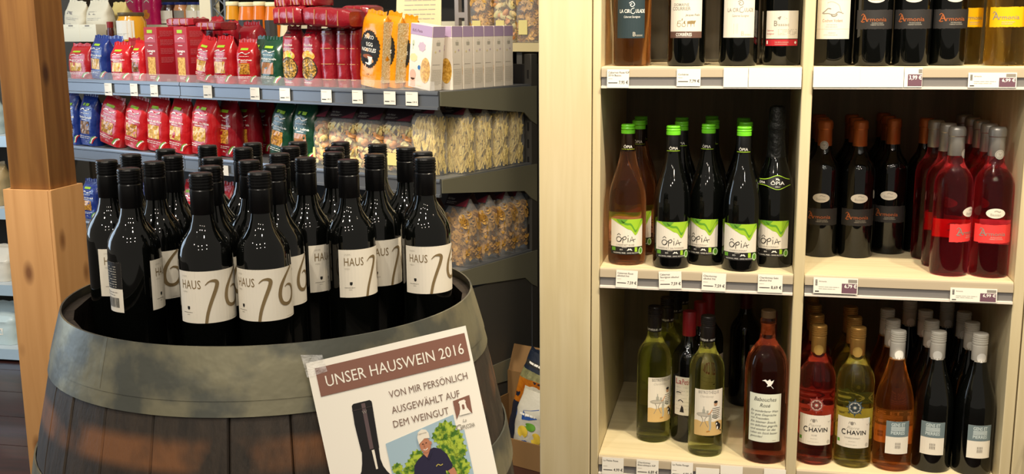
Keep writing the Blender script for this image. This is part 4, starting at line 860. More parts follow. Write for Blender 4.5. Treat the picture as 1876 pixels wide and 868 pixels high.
# ------------------------------------------------------------------ soft bags
def bag_fns(w, h, d, seed, pinch=.74, gable=True):
    ph = seed * 1.7
    def a(z): t = z / h; return w / 2 * ((.95 + .05 * math.sin(PI * min(1, t / .8))) * (1 if t < pinch else 1 - .10 * (t - pinch) / (1 - pinch)))
    def bb(z): t = z / h; return d / 2 * ((.92 + .1 * math.sin(PI * min(1, t / pinch))) if t < pinch else max(.05, (1 - (t - pinch) / (1 - pinch)) ** .9))
    def wr(x, z): return .0016 * math.sin(z * 150 + x * 60 + ph) * math.sin(x * 110 + ph * 2) + .0022 * (noise.noise(Vector((x * 45 + ph, z * 32, seed))))
    def front(x, z):
        A_ = a(z); q = min(1, abs(x) / A_); return -bb(z) * (max(0, 1 - q ** 3.4)) ** (1 / 3.4) + wr(x, z) * (1 - q ** 6)
    return a, bb, wr, front
def bag_body(root, w, h, d, seed, m, name='bag', pinch=.74, n=24, k=15):
    a, bb, wr, front = bag_fns(w, h, d, seed, pinch); vs = []; fs = []
    zs = [h * (i / k) for i in range(k + 1)]
    for z in zs:
        A_, B_ = a(z), bb(z)
        for j in range(n):
            th = 2 * PI * j / n; c, s_ = math.cos(th), math.sin(th)
            x = A_ * math.copysign(abs(c) ** (2 / 3.4), c)
            q = min(1, abs(x) / A_); yy = B_ * math.copysign(abs(s_) ** (2 / 3.4), s_)
            if s_ < 0: yy = front(x, z)
            else: yy -= wr(x, z) * (1 - q ** 6)
            if abs(c) > .8: x *= 1 + .03 * math.sin(z * 120 + seed)
            vs.append((x, yy, z))
    for i in range(k):
        for j in range(n): j2 = (j + 1) % n; fs.append((i * n + j, i * n + j2, i * n + n + j2, i * n + n + j))
    fs += [tuple(range(n - 1, -1, -1)), tuple(range(k * n, k * n + n))]
    o = MB().add(vs, fs).build(name, m, root, 50)
    # crimped seal at the top
    b = MB(); nn = 12; A_ = a(h) * .96; v = []
    for lv, zz in enumerate((h - .001, h + .010)):
        for i in range(nn + 1): v.append((-A_ + 2 * A_ * i / nn, (.0012 if i % 2 else -.0012) + .0015 * lv, zz + .002 * math.sin(i * 1.3 + seed) * lv))
    b.add(v, [(i, i + 1, nn + 2 + i, nn + 1 + i) for i in range(nn)]); b.build('seal', m, root, 0)
    return front
def fit_bag(A, parent, front, name='print', base=.0006, step=.0003): return A.build(name, parent, lambda x, y, o: (x, front(x, y) - o, y), base, step)
def foil(n_, c, ro=.26): return mat(n_, c, ro, spec=.6, coat=.35, bump=.35, bscale=28)
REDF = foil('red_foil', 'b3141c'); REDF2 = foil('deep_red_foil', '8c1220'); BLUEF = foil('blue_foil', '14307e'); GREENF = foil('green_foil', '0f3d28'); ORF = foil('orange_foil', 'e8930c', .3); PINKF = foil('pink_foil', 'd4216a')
PASTAW = mat('pasta_window', 'd79a38', .3, col2='8e5a1c', scale=170, ramp=(.4, .6), coat=.5); PASTAD = mat('pasta_window_dark', '9c6a34', .3, col2='5a3818', scale=190, ramp=(.4, .6), coat=.5)
PASTAC = mat('pasta_window_light', 'e6b85a', .3, col2='b8862e', scale=150, ramp=(.4, .6), coat=.5); SALAD = mat('noodle_dish', '5c4a22', .35, col2='cfa04a', scale=210, ramp=(.45, .6), coat=.4)
def put(name, x0, x1, ytop, ybot, row, dd, lab, cat, grp, lean=0.0, yaw=0.0, zs=None):
    z = GZ[row] if zs is None else zs
    ua, _ = gpx(x0, ybot, dd); ub, _ = gpx(x1, ybot, dd); _, zt = gpx((x0 + x1) / 2, ytop, dd)
    e_ = .035 if 'noodle' in name else .025
    if 'bag' in name or 'noodle' in name: ub, ua = ub - (ub - ua) * e_, ua + (ub - ua) * e_
    t = thing(name, gw((ua + ub) / 2, dd, z + .0008 + abs(math.sin(lean)) * (ub - ua) / 2), GA + yaw, lab, cat, grp); t.rotation_euler = (0, lean, GA + yaw)
    return t, ub - ua, zt - z
def pasta_bag(x0, x1, ytop, ybot, row, dd, m, title, lab, lean=0.0, yaw=0.0, d=.055, win=None, sub='', seed=1, tagm=GREENL, back=False, sub2=True, zs=None):
    t, w, h = put('pasta_bag', x0, x1, ytop, ybot, row, dd, lab, 'pasta bag', 'foil pasta bags on the shelf', lean, yaw, zs); h -= .010
    t.location += GN * (d / 2)
    fr = bag_body(t, w, h, d, seed, m); bagobj = t.children[0]
    A = Art(); win = win or PASTAW
    A.rect(-w * .30, h * .24, w * .22, h * .50, win, 1, nx=5)
    A.text(title, 0, h * .56, h * .042, WHITEP, 2, width=w * .66, bold=.02); A.lines(-w * .2, w * .2, h * .525, 1, .001, h * .012, WHITEP, 2)
    A.lines(-w * .25, w * .3, h * .66, 1, .001, h * .010, WHITEP, 2)
    A.stroke([(-w * .28, h * .72), (-w * .1, h * .76), (w * .05, h * .72), (w * .25, h * .76)], h * .018, WHITEP, 1); A.rect(-w * .22, h * .815, w * .14, h * .865, tagm, 1, nx=3)
    A.lines(-w * .36, w * .26, h * .18, 2, h * .035, h * .010, WHITEP, 2); A.text('500 g', -w * .02, h * .075, h * .022, WHITEP, 2)
    for q, mm in enumerate((GREEND, WHITEP, mat('ink_bright_red', 'c02020', .5))): A.stroke([(w * (.20 + q * .055), h * .05), (w * (.30 + q * .055), h * .15), (w * (.42 + q * .03), h * .20)], w * .04, mm, 2)
    fit_bag(A, bagobj, fr); return t
def box_pack(name, x0, x1, ytop, ybot, row, dd, d, lab, cat, grp, m, lean=0.0, yaw=0.0, zs=None):
    t, w, h = put(name, x0, x1, ytop, ybot, row, dd, lab, cat, grp, lean, yaw, zs); t.location += GN * (d / 2)
    MB().box(-w / 2, w / 2, -d / 2, d / 2, 0, h, c=.0012).build('carton', m, t, 30); return t, w, h, -d / 2
REDC = mat('red_carton', '9c1420', .4, coat=.2)
def lasagne(x0, x1, dd, lab, yaw):
    t, w, h, y = box_pack('lasagne_box', x0, x1, 50, 148, 0, dd, .062, lab, 'pasta box', 'lasagne boxes on the upper shelf', REDC, 0, yaw); A = Art()
    A.rect(-w * .30, h * .12, w * .26, h * .45, PASTAC, 1, nx=1); A.text('Lasagne', 0, h * .545, h * .045, WHITEP, 1, width=w * .58, bold=.03); A.lines(-w * .2, w * .22, h * .66, 1, .001, h * .010, WHITEP, 1); A.lines(-w * .13, w * .13, h * .50, 1, .001, h * .018, WHITEP, 1)
    A.rect(-w * .44, h * .72, w * .36, h * .86, mat('faded_pink', 'b0505c', .45), 1, nx=1); A.stroke([(-w * .2, h * .78), (0, h * .81), (w * .2, h * .79)], h * .015, WHITEP, 2); A.rect(-w * .24, h * .89, w * .16, h * .95, GREENL, 1, nx=1)
    A.lines(-w * .2, w * .2, h * .085, 2, h * .03, h * .01, WHITEP, 1); A.stroke([(w * .22, h * .02), (w * .46, h * .11)], w * .07, GREEND, 1, sm=False); A.stroke([(w * .30, h * .01), (w * .48, h * .08)], w * .05, WHITEP, 1, sm=False)
    A.build('print', t.children[0], flat(y), .0003, .0003)
    S_ = Art()
    for q in range(4): S_.lines(-.022, .022, h * (.92 - q * .16), 5, h * .022, h * .007, mat('faded_red', 'c06068', .5), 1, q)
    S_.build('side_print', t.children[0], lambda xx, yy, o: (w / 2 + o, xx, yy), .0003, .0003); return t
G0 = 'foil pasta bags on the shelf'
pasta_bag(122, 163, 80, 146, 0, .02, REDF, 'Spirelli', 'red pasta bag beside the timber post on the upper shelf', seed=2, win=PASTAC)
pasta_bag(180, 215, 66, 147, 0, .09, BLUEF, 'Dinkel', 'blue bag behind the front blue bag on the upper shelf', seed=3, yaw=.5)
pasta_bag(162, 193, 66, 146, 0, .02, BLUEF, 'Dinkel', 'blue pasta bag with orange window on the upper shelf', seed=4, win=PASTAC, lean=.05)
pasta_bag(200, 233, 77, 147, 0, .02, REDF, 'Fadennudeln', 'red pasta bag just right of the blue bags on the upper shelf', seed=5, win=PASTAC, yaw=.1)
pasta_bag(238, 262, 74, 147, 0, .02, REDF, 'Muscheln', 'narrow red bag with dark window left of the lasagne boxes', seed=6, win=PASTAD)
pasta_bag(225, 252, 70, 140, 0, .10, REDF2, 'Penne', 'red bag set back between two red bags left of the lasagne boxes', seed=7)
lasagne(267, 299, .02, 'left lasagne box, tall and red with yellow window', -.18)
lasagne(322, 353, .03, 'right lasagne box, tall and red with yellow window', -.18)
pasta_bag(352, 385, 70, 152, 0, .02, REDF, 'Bandnudeln', 'red pasta bag leaning right beside the right lasagne box', seed=8, win=PASTAC, lean=.16)
pasta_bag(387, 424, 66, 153, 0, .015, REDF, 'Fadennudeln', 'upright wide red pasta bag left of the green bag', seed=9, win=PASTAC)
pasta_bag(430, 461, 72, 153, 0, .03, REDF, 'Penne', 'red pasta bag turned aside next to the green bag', seed=10, yaw=.35)
pasta_bag(455, 492, 66, 150, 0, .10, GREENF, 'Linguine', 'green bag behind the front green bag, upper shelf', seed=11, yaw=-.3)
pasta_bag(471, 514, 68, 155, 0, .02, GREENF, 'Amaranth', 'dark green pasta bag in the front of the upper shelf', seed=12, win=mat('pasta_brown', 'a8744a', .3, coat=.5), lean=.03)
# red packets stacked behind the boxes
for i, (xa, xb, yt) in enumerate(((300, 334, 40), (337, 370, 38), (373, 400, 36), (403, 428, 44), (430, 468, 46))):
    t, w, h = put('noodle_brick', xa, xb, yt, 140, 0, .16 + .01 * (i % 2), 'red foil brick %s in the back row of the upper shelf' % ('behind the left lasagne box', 'behind the right lasagne box', 'behind the leaning red bag', 'left of the green bags', 'just behind the green bags')[i], 'noodle pack', 'red bricks in the back row'); t.location += GN * .04
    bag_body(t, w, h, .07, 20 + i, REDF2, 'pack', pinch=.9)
def noodle_pack(x0, x1, yt, yb, dd, lab, seed, lean=0):
    t, w, h = put('noodle_pack', x0, x1, yt, yb, 0, dd, lab, 'noodle pack', 'red noodle packs', lean); t.location += GN * .03; h -= .01
    fr = bag_body(t, w, h, .055, seed, REDF2, 'pack', pinch=.86); A = Art()
    A.poly([(-w * .40, h * .88), (-w * .33, h * .945), (w * .30, h * .945), (w * .38, h * .88), (w * .30, h * .82), (-w * .33, h * .82)], INK, 1); A.text('noodles', 0, h * .86, h * .030, INKL, 2, width=w * .4)
    A.text('Noodles', 0, h * .71, h * .04, LABELW, 2, width=w * .5, bold=.01); A.lines(-w * .3, w * .3, h * .66, 2, h * .025, h * .008, LABELW, 2)
    A.disc(0, h * .54, w * .36, h * .09, PASTAC, 1); A.poly([(-w * .1, h * .50), (w * .25, h * .50), (w * .1, h * .60)], GREENL, 2)
    A.disc(0, h * .31, w * .43, h * .20, SALAD, 2, 30, .04); A.ring(0, h * .31, w * .44, h * .205, w * .03, INK, 3); A.lines(-w * .3, w * .3, h * .06, 1, .001, h * .01, LABELW, 2)
    fit_bag(A, t.children[0], fr); return t
noodle_pack(513, 546, 48, 158, .015, 'left red noodle pack with the round dish picture', 31, .01)
noodle_pack(548, 582, 48, 159, .015, 'right red noodle pack with the round dish picture', 32, .02)
for i, (xa, xb) in enumerate(((584, 611), (613, 637), (639, 654))):
    t, w, h = put('noodle_pack', xa, xb, 50, 160, 0, .03, 'side-on red noodle pack, %s' % ('left of three beside the round dish pictures', 'middle of three', 'touching the orange noodle packs')[i], 'noodle pack', 'side-on red noodle packs'); t.location += GN * .04
    fr = bag_body(t, w, h, .08, 41 + i, REDF2, 'pack', pinch=.94); A = Art(); gl = mat('ink_gold', 'c08a5a', .4)
    for q in (.12, .38, .64, .88): A.rect(-w * .44, h * q, w * .44, h * (q + .012), gl, 1, nx=6)
    fit_bag(A, t.children[0], fr)
def lying(x0, x1, yt, yb, dd, lab, seed, m=REDF2, lean=0, d=.08):
    ua, zb = gpx(x0, yb, dd); ub, _ = gpx(x1, yb, dd); _, zt = gpx((x0 + x1) / 2, yt, dd); w = ub - ua; h = zt - zb
    t = thing('noodle_pack', gw((ua + ub) / 2, dd, zb), GA, lab, 'noodle pack', 'red packs lying on top'); t.rotation_euler = (0, lean, GA)
    b = MB(); nx, nr = 10, 14; vs = []; fs = []
    for i in range(nx + 1):
        q = i / nx; e = .80 + .20 * min(1, min(q, 1 - q) / .10)
        for j in range(nr):
            th = 2 * PI * j / nr; c, s_ = math.cos(th), math.sin(th)
            vs.append(((q - .5) * w, d / 2 * e * math.copysign(abs(c) ** .35, c) + .002 * math.sin(q * 30 + j), h / 2 + h / 2 * e * math.copysign(abs(s_) ** .35, s_) * (1 + .05 * math.sin(q * 22 + seed))))
    for i in range(nx):
        for j in range(nr): fs.append((i * nr + j, i * nr + (j + 1) % nr, i * nr + nr + (j + 1) % nr, i * nr + nr + j))
    fs += [tuple(range(nr - 1, -1, -1)), tuple(range(nx * nr, nx * nr + nr))]
    o = b.add(vs, fs).build('pack', m, t, 50)
    gl = mat('ink_gold', 'c08a5a', .4); b = MB()
    for q in (.3, .56, .8): b.box((q - .5) * w - .0008, (q - .5) * w + .0008, -d / 2 - .0018, -d / 2 + .002, h * .12, h * .88)
    b.build('stripe', gl, o, 0); return t
lying(516, 568, 12, 46, .03, 'short red pack lying on the red noodle packs', 51)
lying(570, 655, 14, 50, .03, 'long red pack lying on the side-on packs', 52, lean=.06)
lying(640, 690, 10, 40, .16, 'red pack lying farther back left of the paper sheet', 53)
lying(320, 370, 33, 48, .11, 'flat red pack lying on top behind the lasagne boxes', 54); lying(374, 420, 40, 56, .11, 'flat red pack lying behind the wide red bag', 55)
for i, (xa, xb, yt, yb, nm) in enumerate(((520, 545, -8, 14, 'left'), (545, 570, -10, 12, 'middle'), (570, 595, -6, 12, 'right'))):
    lying(xa, xb, yt, yb, .06, 'red pack at the top of the heap, %s of three' % nm, 56 + i)
NOOD = mat('noodle_strands', 'f0dcae', .5, col2='d4b57a', scale=240, ramp=(.42, .56), bump=.2, bscale=200)
def egg(x0, x1, yt, yb, dd, lab, lean, yaw, seed):
    t, w, h = put('egg_noodle_pack', x0, x1, yt, yb, 0, dd, lab, 'noodle pack', 'orange egg noodle packs', lean, yaw); t.location += GN * .03; h -= .008
    fr = bag_body(t, w, h, .045, seed, ORF, 'pack', pinch=.9); A = Art(); A.disc(-w * .02, h * .52, w * .43, h * .26, INK, 1, 60, .035)
    A.text('YAKSO', -w * .02, h * .66, h * .050, WHITEP, 2, width=w * .42, bold=.01); A.text('EGG', 0, h * .56, h * .050, WHITEP, 2, width=w * .26, bold=.015); A.text('NOODLES', -w * .02, h * .485, h * .050, WHITEP, 2, width=w * .60, bold=.015)
    A.poly([(-w * .24, h * .42), (w * .18, h * .42), (w * .12, h * .325), (w * .04, h * .30), (-w * .10, h * .30), (-w * .18, h * .325)], WHITEP, 2); A.disc(-w * .03, h * .42, w * .21, h * .028, mat('bowl_brown', '8a4a28', .5), 3)
    A.text('250 g', 0, h * .16, h * .02, INK, 1); fit_bag(A, t.children[0], fr)
    S_ = Art(); S_.rect(-.018, h * .08, .018, h * .92, NOOD, 1); S_.build('noodles', t.children[0], lambda xx, yy, o: (w * .487 + o + .001, xx, yy), .0006, .0003); return t
egg(646, 699, 24, 160, .02, 'front orange egg noodle pack with full black oval', .12, -.16, 61)
egg(684, 726, 26, 160, .05, 'second orange egg noodle pack, its side strands showing', .14, -.25, 62)
egg(716, 754, 32, 160, .08, 'third orange egg noodle pack, left of the white boxes', .12, -.2, 63)
LIL = mat('box_lilac', 'b59cc0', .5); BXW = mat('box_offwhite', 'eee4d6', .5); PAS = mat('print_pale_pink', 'dcae98', .5); PLL = mat('print_pale_lilac', 'c9b2c4', .5); PYE = mat('print_pale_yellow', 'e6d6a0', .5)
def kids_box():
    t = thing('pasta_box', (0, 0, 0), GA); w, h, d = .085, .165, .043
    MB().box(-w / 2, w / 2, -d / 2, d / 2, 0, h, c=.001).build('carton', BXW, t, 30); A = Art(); y = -d / 2
    A.rect(-w * .495, h * .83, w * .495, h * .995, LIL, 1, nx=1); A.text("Kid's Pasta", -w * .40, h * .875, h * .045, MAROON, 2, 'l', width=w * .45)
    A.disc(w * .06, h * .66, w * .17, h * .075, PLL, 1, 14, .1); A.disc(-w * .34, h * .70, w * .05, h * .05, mat('print_pale_green', 'c2ccb0', .5), 1, 10); A.stroke([(-w * .34, h * .68), (-w * .36, h * .60)], .002, mat('print_pale_green', '', .5), 1)
    A.disc(-w * .30, h * .47, w * .17, h * .065, PYE, 1, 14, .06); A.disc(-w * .30, h * .20, w * .14, h * .085, PAS, 1); A.poly([(-w * .4, h * .02), (-w * .16, h * .02), (-w * .2, h * .15), (-w * .38, h * .15)], PAS, 1)
    A.disc(-w * .02, h * .33, w * .075, h * .042, mat('print_blue', '2f6aa8', .5), 2); A.ring(-w * .02, h * .33, w * .075, h * .042, .0008, WHITEP, 3)
    A.disc(w * .26, h * .30, w * .22, h * .20, PASTAC, 2, 24); A.lines(-w * .1, w * .2, h * .04, 1, .001, .0015, PYE, 2)
    A.build('print', t.children[0], flat(y), .0003, .0002); S_ = Art(); S_.rect(-d * .49, h * .83, d * .49, h * .995, LIL, 1, nx=1)
    S_.poly([(-.006, h * .70), (.006, h * .70), (.007, h * .75), (-.007, h * .75)], INKL, 1); S_.ring(0, h * .765, .004, .003, .0006, INKL, 1, 10); S_.disc(-.008, h * .60, .003, .003, PYE, 1, 8); S_.disc(.006, h * .62, .003, .003, PLL, 1, 8)
    S_.lines(-.016, .016, h * .40, 1, .001, .001, INKG, 1); S_.lines(-.016, .016, h * .32, 12, .0035, .0008, INKL, 1, 4)
    S_.build('side_print', t.children[0], lambda xx, yy, o: (w / 2 + o, xx, yy), .0003, .0002); return t
mat('print_pale_green', 'c2ccb0', .5)
kb = kids_box(); kn = ['leaning in front', 'right behind the leaning one', 'third from the front', 'fourth from the front', 'fifth from the front', 'sixth from the front', 'rearmost']
for i in range(7):
    t = kb if i == 0 else copy_tree(kb)
    dd = .038 if i == 0 else .048 + .047 * i; uc = -1.848 if i == 0 else -1.825
    t.location = gw(uc, dd, GZ[0] + (.0006 if i else .0062)); t.rotation_euler = (0, .12 if i == 0 else 0, GA + (-.16 if i == 0 else 0))
    tag(t, 'white and lilac pasta box, %s at the shelf end' % kn[i], 'pasta box', 'white and lilac pasta boxes')

# ------------------------------------------------------------------ middle pasta row
pasta_bag(120, 143, 172, 274, 1, .02, BLUEF, 'Dinkel-Spirelli', 'blue pasta bag half hidden by the timber post on the middle shelf', seed=71, win=PASTAD)
pasta_bag(143, 175, 174, 276, 1, .02, BLUEF, 'Dinkel-Spirelli', 'blue pasta bag with lime tag on the middle shelf', seed=72, win=PASTAD, lean=.06)
pasta_bag(168, 198, 190, 268, 1, .12, BLUEF, 'Spirelli', 'blue bag in the shade behind the lime-tagged blue bag', seed=73, yaw=.6)
pasta_bag(176, 218, 181, 277, 1, .02, REDF, 'Spirelli Tricolore', 'red pasta bag leaning right, first red one on the middle shelf', seed=74, lean=.21, win=PASTAW)
pasta_bag(222, 262, 182, 281, 1, .015, REDF, 'Spirelli Tricolore', 'red pasta bag leaning right, second on the middle shelf', seed=75, lean=.17, win=PASTAW)
pasta_bag(264, 304, 179, 284, 1, .02, REDF, 'Spirelli mit Hirse', 'third red bag on the middle shelf with tall yellow window', seed=76, lean=.08, win=PASTAC)
pasta_bag(304, 342, 181, 286, 1, .02, REDF, 'Spirelli mit Hirse', 'fourth red bag on the middle shelf', seed=77, lean=.10, win=PASTAC)
pasta_bag(344, 390, 180, 290, 1, .015, REDF, 'Spirelli mit Hirse', 'fifth and widest red bag on the middle shelf', seed=78, lean=.10, win=PASTAC)
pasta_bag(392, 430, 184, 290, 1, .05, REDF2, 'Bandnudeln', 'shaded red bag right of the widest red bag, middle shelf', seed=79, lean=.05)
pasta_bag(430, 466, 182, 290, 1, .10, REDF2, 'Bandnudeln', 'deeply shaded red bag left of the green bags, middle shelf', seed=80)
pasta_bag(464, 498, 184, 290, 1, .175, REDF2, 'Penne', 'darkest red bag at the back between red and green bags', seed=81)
pasta_bag(486, 526, 186, 296, 1, .05, GREENF, 'Penne', 'left green bag leaning on the middle shelf', seed=82, lean=.18)
pasta_bag(530, 574, 186, 300, 1, .04, GREENF, 'Linguine', 'right glossy green bag on the middle shelf', seed=83, lean=.06, win=mat('pasta_brown', '', .3))
# ------------------------------------------------------------------ pasta pieces
def piece(kind, rd):
    vs = []; fs = []
    if kind == 'long':
        n = 5; L_ = rd.uniform(.030, .042); cu = rd.uniform(-.005, .005)
        for i in range(6):
            q = i / 5 - .5; r = .0033 * (1 - abs(q) * .7)
            for j in range(n): th = 2 * PI * j / n + i * .8; vs.append((q * L_, cu * (q * q * 4 - 1) + r * math.cos(th), r * math.sin(th)))
        for i in range(5):
            for j in range(n): fs.append((i * n + j, i * n + (j + 1) % n, i * n + n + (j + 1) % n, i * n + n + j))
    elif kind == 'shell':
        nu, nv = 5, 4; s_ = rd.uniform(.010, .014)
        for i in range(nu + 1):
            for j in range(nv + 1):
                a = -1.1 + 2.2 * i / nu; b_ = -1.35 + 2.7 * j / nv; vs.append((s_ * math.sin(a) * 1.2, s_ * .8 * math.cos(a) * math.sin(b_), s_ * .75 * math.cos(a) * math.cos(b_)))
        for i in range(nu):
            for j in range(nv): q = i * (nv + 1) + j; fs.append((q, q + 1, q + nv + 2, q + nv + 1))
    else:
        L_ = .050; R_ = .0115; n = 14
        for i in range(n + 1):
            q = i / n; th = q * 2 * PI * 1.6
            for k in range(3):
                a = th + k * 2 * PI / 3; vs.append(((q - .5) * L_, R_ * math.cos(a), R_ * math.sin(a))); vs.append(((q - .5) * L_, .002 * math.cos(a), .002 * math.sin(a)))
        for i in range(n):
            for k in range(3): q = i * 6 + k * 2; fs.append((q, q + 1, q + 7, q + 6))
    return vs, fs
FILL = {}
def fill(kind, w, d, h, n, seed):
    key = (kind, round(w, 2), round(h, 2), n)
    if key in FILL: return FILL[key]
    rd = random.Random(seed); b = MB(); mg = {'long': .010, 'shell': .009, 'fus': .015}[kind]
    for i in range(n):
        v, f = piece(kind, rd); f_ = rd.random()
        if f_ < .55: p = Vector((rd.uniform(-w / 2 + mg, w / 2 - mg), -d / 2 + mg * rd.uniform(.9, 1.6), rd.uniform(mg, h - mg)))
        elif f_ < .85: p = Vector((w / 2 - mg * rd.uniform(.9, 1.6), rd.uniform(-d / 2 + mg, d / 2 - mg), rd.uniform(mg, h - mg)))
        else: p = Vector((rd.uniform(-w / 2 + mg, w / 2 - mg), rd.uniform(-d / 2 + mg, d / 2 - mg), h - mg))
        if kind == 'long': M_ = Matrix.Rotation(rd.uniform(-.5, .5), 3, 'Z') @ Matrix.Rotation(PI / 2 + rd.uniform(-.45, .45), 3, 'Y') @ Matrix.Rotation(rd.uniform(0, 6), 3, 'X')
        else: M_ = Matrix.Rotation(rd.uniform(0, 6.3), 3, 'Z') @ Matrix.Rotation(rd.uniform(0, 6.3), 3, 'X') @ Matrix.Rotation(rd.uniform(0, 6.3), 3, 'Y')
        b.add([(max(-w / 2, min(w / 2, q_.x)), max(-d / 2, min(d / 2, q_.y)), max(.0015, q_.z)) for q_ in (M_ @ Vector(q) + p for q in v)], f, i % 3)
    FILL[key] = b; return b
PM = {'long': [mat('pasta_cream', 'ecd684', .5), mat('pasta_cream2', 'e2c870', .5), mat('pasta_cream3', 'd9be68', .5)],
      'shell': [mat('pasta_yellow', 'e4c880', .5), mat('pasta_orange', 'd8985a', .5), mat('pasta_greenish', 'd2c58a', .5)],
      'fus': [mat('pasta_gold', 'd8a850', .5), mat('pasta_gold2', 'c89642', .5), mat('pasta_gold3', 'cc9c50', .5)]}
CARD = mat('header_card', '2a1a1c', .45); CARDT = mat('card_maroon', '6a2430', .45)
def clear_bag(kind, u, dd, z, w, h, d, lab, grp, n=170, yaw=0.0, lean=0.0, card=True, seed=1, sticker=False):
    t = thing('clear_pasta_bag', gw(u, dd + d / 2, z + .0008), GA + yaw, lab, 'pasta bag', grp); t.rotation_euler = (0, lean, GA + yaw)
    fb = fill(kind, w, d, h * .80, n, seed).build('pasta', PM[kind], t, 60); fb['kind'] = 'stuff'
    vs = []; n_ = 16; prof = [(0, .97, .97), (.02, 1.02, 1.02), (.5, 1.04, 1.05), (.8, 1.0, .98), (.90, .86, .55), (1.0, .80, .06)]
    for q, a_, b_ in prof:
        for j in range(n_):
            th = 2 * PI * j / n_; c, s_ = math.cos(th), math.sin(th); vs.append((w / 2 * a_ * math.copysign(abs(c) ** .5, c), d / 2 * b_ * math.copysign(abs(s_) ** .5, s_), h * q))
    fs = [(i * n_ + j, i * n_ + (j + 1) % n_, i * n_ + n_ + (j + 1) % n_, i * n_ + n_ + j) for i in range(len(prof) - 1) for j in range(n_)]
    MB().add(vs, fs).build('film', FILM, t, 60)
    if card:
        ca = MB().add([(-w * .46, -.003, h * 1.10), (w * .46, -.003, h * 1.10), (w * .46, -d * .40, h * .90), (-w * .46, -d * .40, h * .90), (-w * .46, .003, h * 1.10), (w * .46, .003, h * 1.10), (w * .46, d * .40, h * .90), (-w * .46, d * .40, h * .90)],
                      [(0, 3, 2, 1), (4, 5, 6, 7), (0, 1, 5, 4)]).build('header_card', CARD, t, 0)
        A = Art(); A.text('Alb-Natur', -w * .40, h * .985, h * .030, INKL, 1, 'l', width=w * .3); A.lines(-w * .40, w * .0, h * .955, 2, h * .02, h * .006, INKL, 1); A.poly([(w * .46, h * .905), (w * .46, h * 1.02), (w * .0, h * .905)], CARDT, 1)
        A.build('print', ca, lambda x, y, o: (x, -d * .40 + (y - h * .90) / (h * .2) * (d * .40 - .003) - o, y), .0006, .0003)
    if sticker: MB().box(-w * .30, w * .08, -d / 2 * 1.06 - .0006, -d / 2 * 1.06, h * .12, h * .34).build('sticker', mat('sticker_yellow', 'e2d48a', .5), t, 0)
    return t
for i, (xa, xb, nm, st) in enumerate(((556, 598, 'leftmost with orange shells', True), (600, 648, 'second from left', False), (650, 697, 'third from left', False), (699, 752, 'rightmost of the shell bags', True))):
    u0, _ = gpx(xa, 310, .05); u1, _ = gpx(xb, 310, .05); _, zt = gpx((xa + xb) / 2, 218, .05)
    clear_bag('shell', (u0 + u1) / 2, .05, GZ[1], u1 - u0, .155, .07, 'clear bag of pasta shells on the middle shelf, ' + nm, 'clear bags of shells', seed=5 + i, n=190, sticker=st)
for i, (u, dd, nm) in enumerate(((-1.858, .03, 'front'), (-1.820, .11, 'second'), (-1.820, .19, 'third'), (-1.820, .27, 'fourth'), (-1.820, .345, 'rearmost'))):
    clear_bag('long', u, dd, GZ[1], .085 if i == 0 else .080,   .176 if i else .184, .070, '%s clear bag of long pale pasta at the end of the middle shelf' % nm, 'clear bags of long pasta', n=280, seed=11 + (i > 0), card=(i < 4))
for i, (u, dd, nm) in enumerate(((-1.870, .02, 'front, brightly lit'), (-1.820, .115, 'second'), (-1.818, .20, 'third'), (-1.816, .280, 'fourth'), (-1.818, .347, 'rearmost'))):
    clear_bag('fus', u, dd, GZ[2], .095 if i == 0 else .082, .185, .074, '%s clear bag of spiral pasta on the lowest visible shelf' % nm, 'clear bags of spiral pasta', n=120, seed=21 + (i > 0))
pasta_bag(146, 178, 330, 400, 2, .03, BLUEF, 'Dinkel', 'blue bag on the lowest visible shelf seen between the bottle necks', seed=91); pasta_bag(225, 262, 335, 410, 2, .03, BLUEF, 'Dinkel', 'second blue bag low behind the barrel bottles', seed=92)
for i, xa in enumerate((330, 385, 428)): pasta_bag(xa, xa + 40, 332 + i * 3, 430, 2, .04, REDF, 'Spirelli', 'red bag low behind the barrel bottles, %s of three' % ('left', 'middle', 'right')[i], seed=93 + i)

# ================================================================== shelves farther back
rs = thing('rear_shelf', gw(-2.2, .60, 0), GA, 'beige topped shelf unit standing behind the pasta shelf', 'shelf'); BEI = mat('beige_board', 'c9b98c', .5)
MB().box(-1.60, 1.10, 0, .38, 1.372, 1.398).build('shelf_board', BEI, rs, 0); MB().box(-1.60, 1.10, .38, .40, 0, 1.36).build('back_panel', BLACKISH, rs, 0); MB().box(-1.6, 1.1, .01, .38, .9, .92).build('shelf_board', BEI, rs, 0)
for x in (-1.6, .25, 1.08): MB().box(x, x + .02, 0.012, .379, 0, 1.371).build('side_panel', DKGREY, rs, 0)
ZR = 1.398
def soft(name, x0, x1, yt, yb, dd, m, lab, cat, grp, d=.07, seed=1, z=None, art=None, lean=0):
    t, w, h = put(name, x0, x1, yt, yb, 0, dd, lab, cat, grp, lean, 0, zs=ZR if z is None else z); t.location += GN * (d / 2); fr = bag_body(t, w, h, d, seed, m, 'bag', pinch=.7)
    if art: A = Art(); art(A, w, h); fit_bag(A, t.children[0], fr)
    return t
FLR = mat('flour_paper', 'd6cdb4', .6, bump=.3, bscale=30)
fa = lambda A, w, h: (A.rect(-w * .25, h * .68, w * .1, h * .76, INKG, 1), A.lines(-w * .3, w * .3, h * .58, 2, h * .04, h * .015, INKL, 1), A.disc(-w * .1, h * .32, w * .2, h * .12, INKL, 1, 14, .1))
soft('flour_bag', 113, 151, 8, 78, .68, FLR, 'pale paper flour bag at the far left behind the white cartons', 'bag', 'pale paper bags', seed=3, art=fa, lean=.1)
soft('flour_bag', 154, 196, 4, 78, .68, FLR, 'taller pale paper flour bag left of the honey jar', 'bag', 'pale paper bags', seed=4, art=fa)
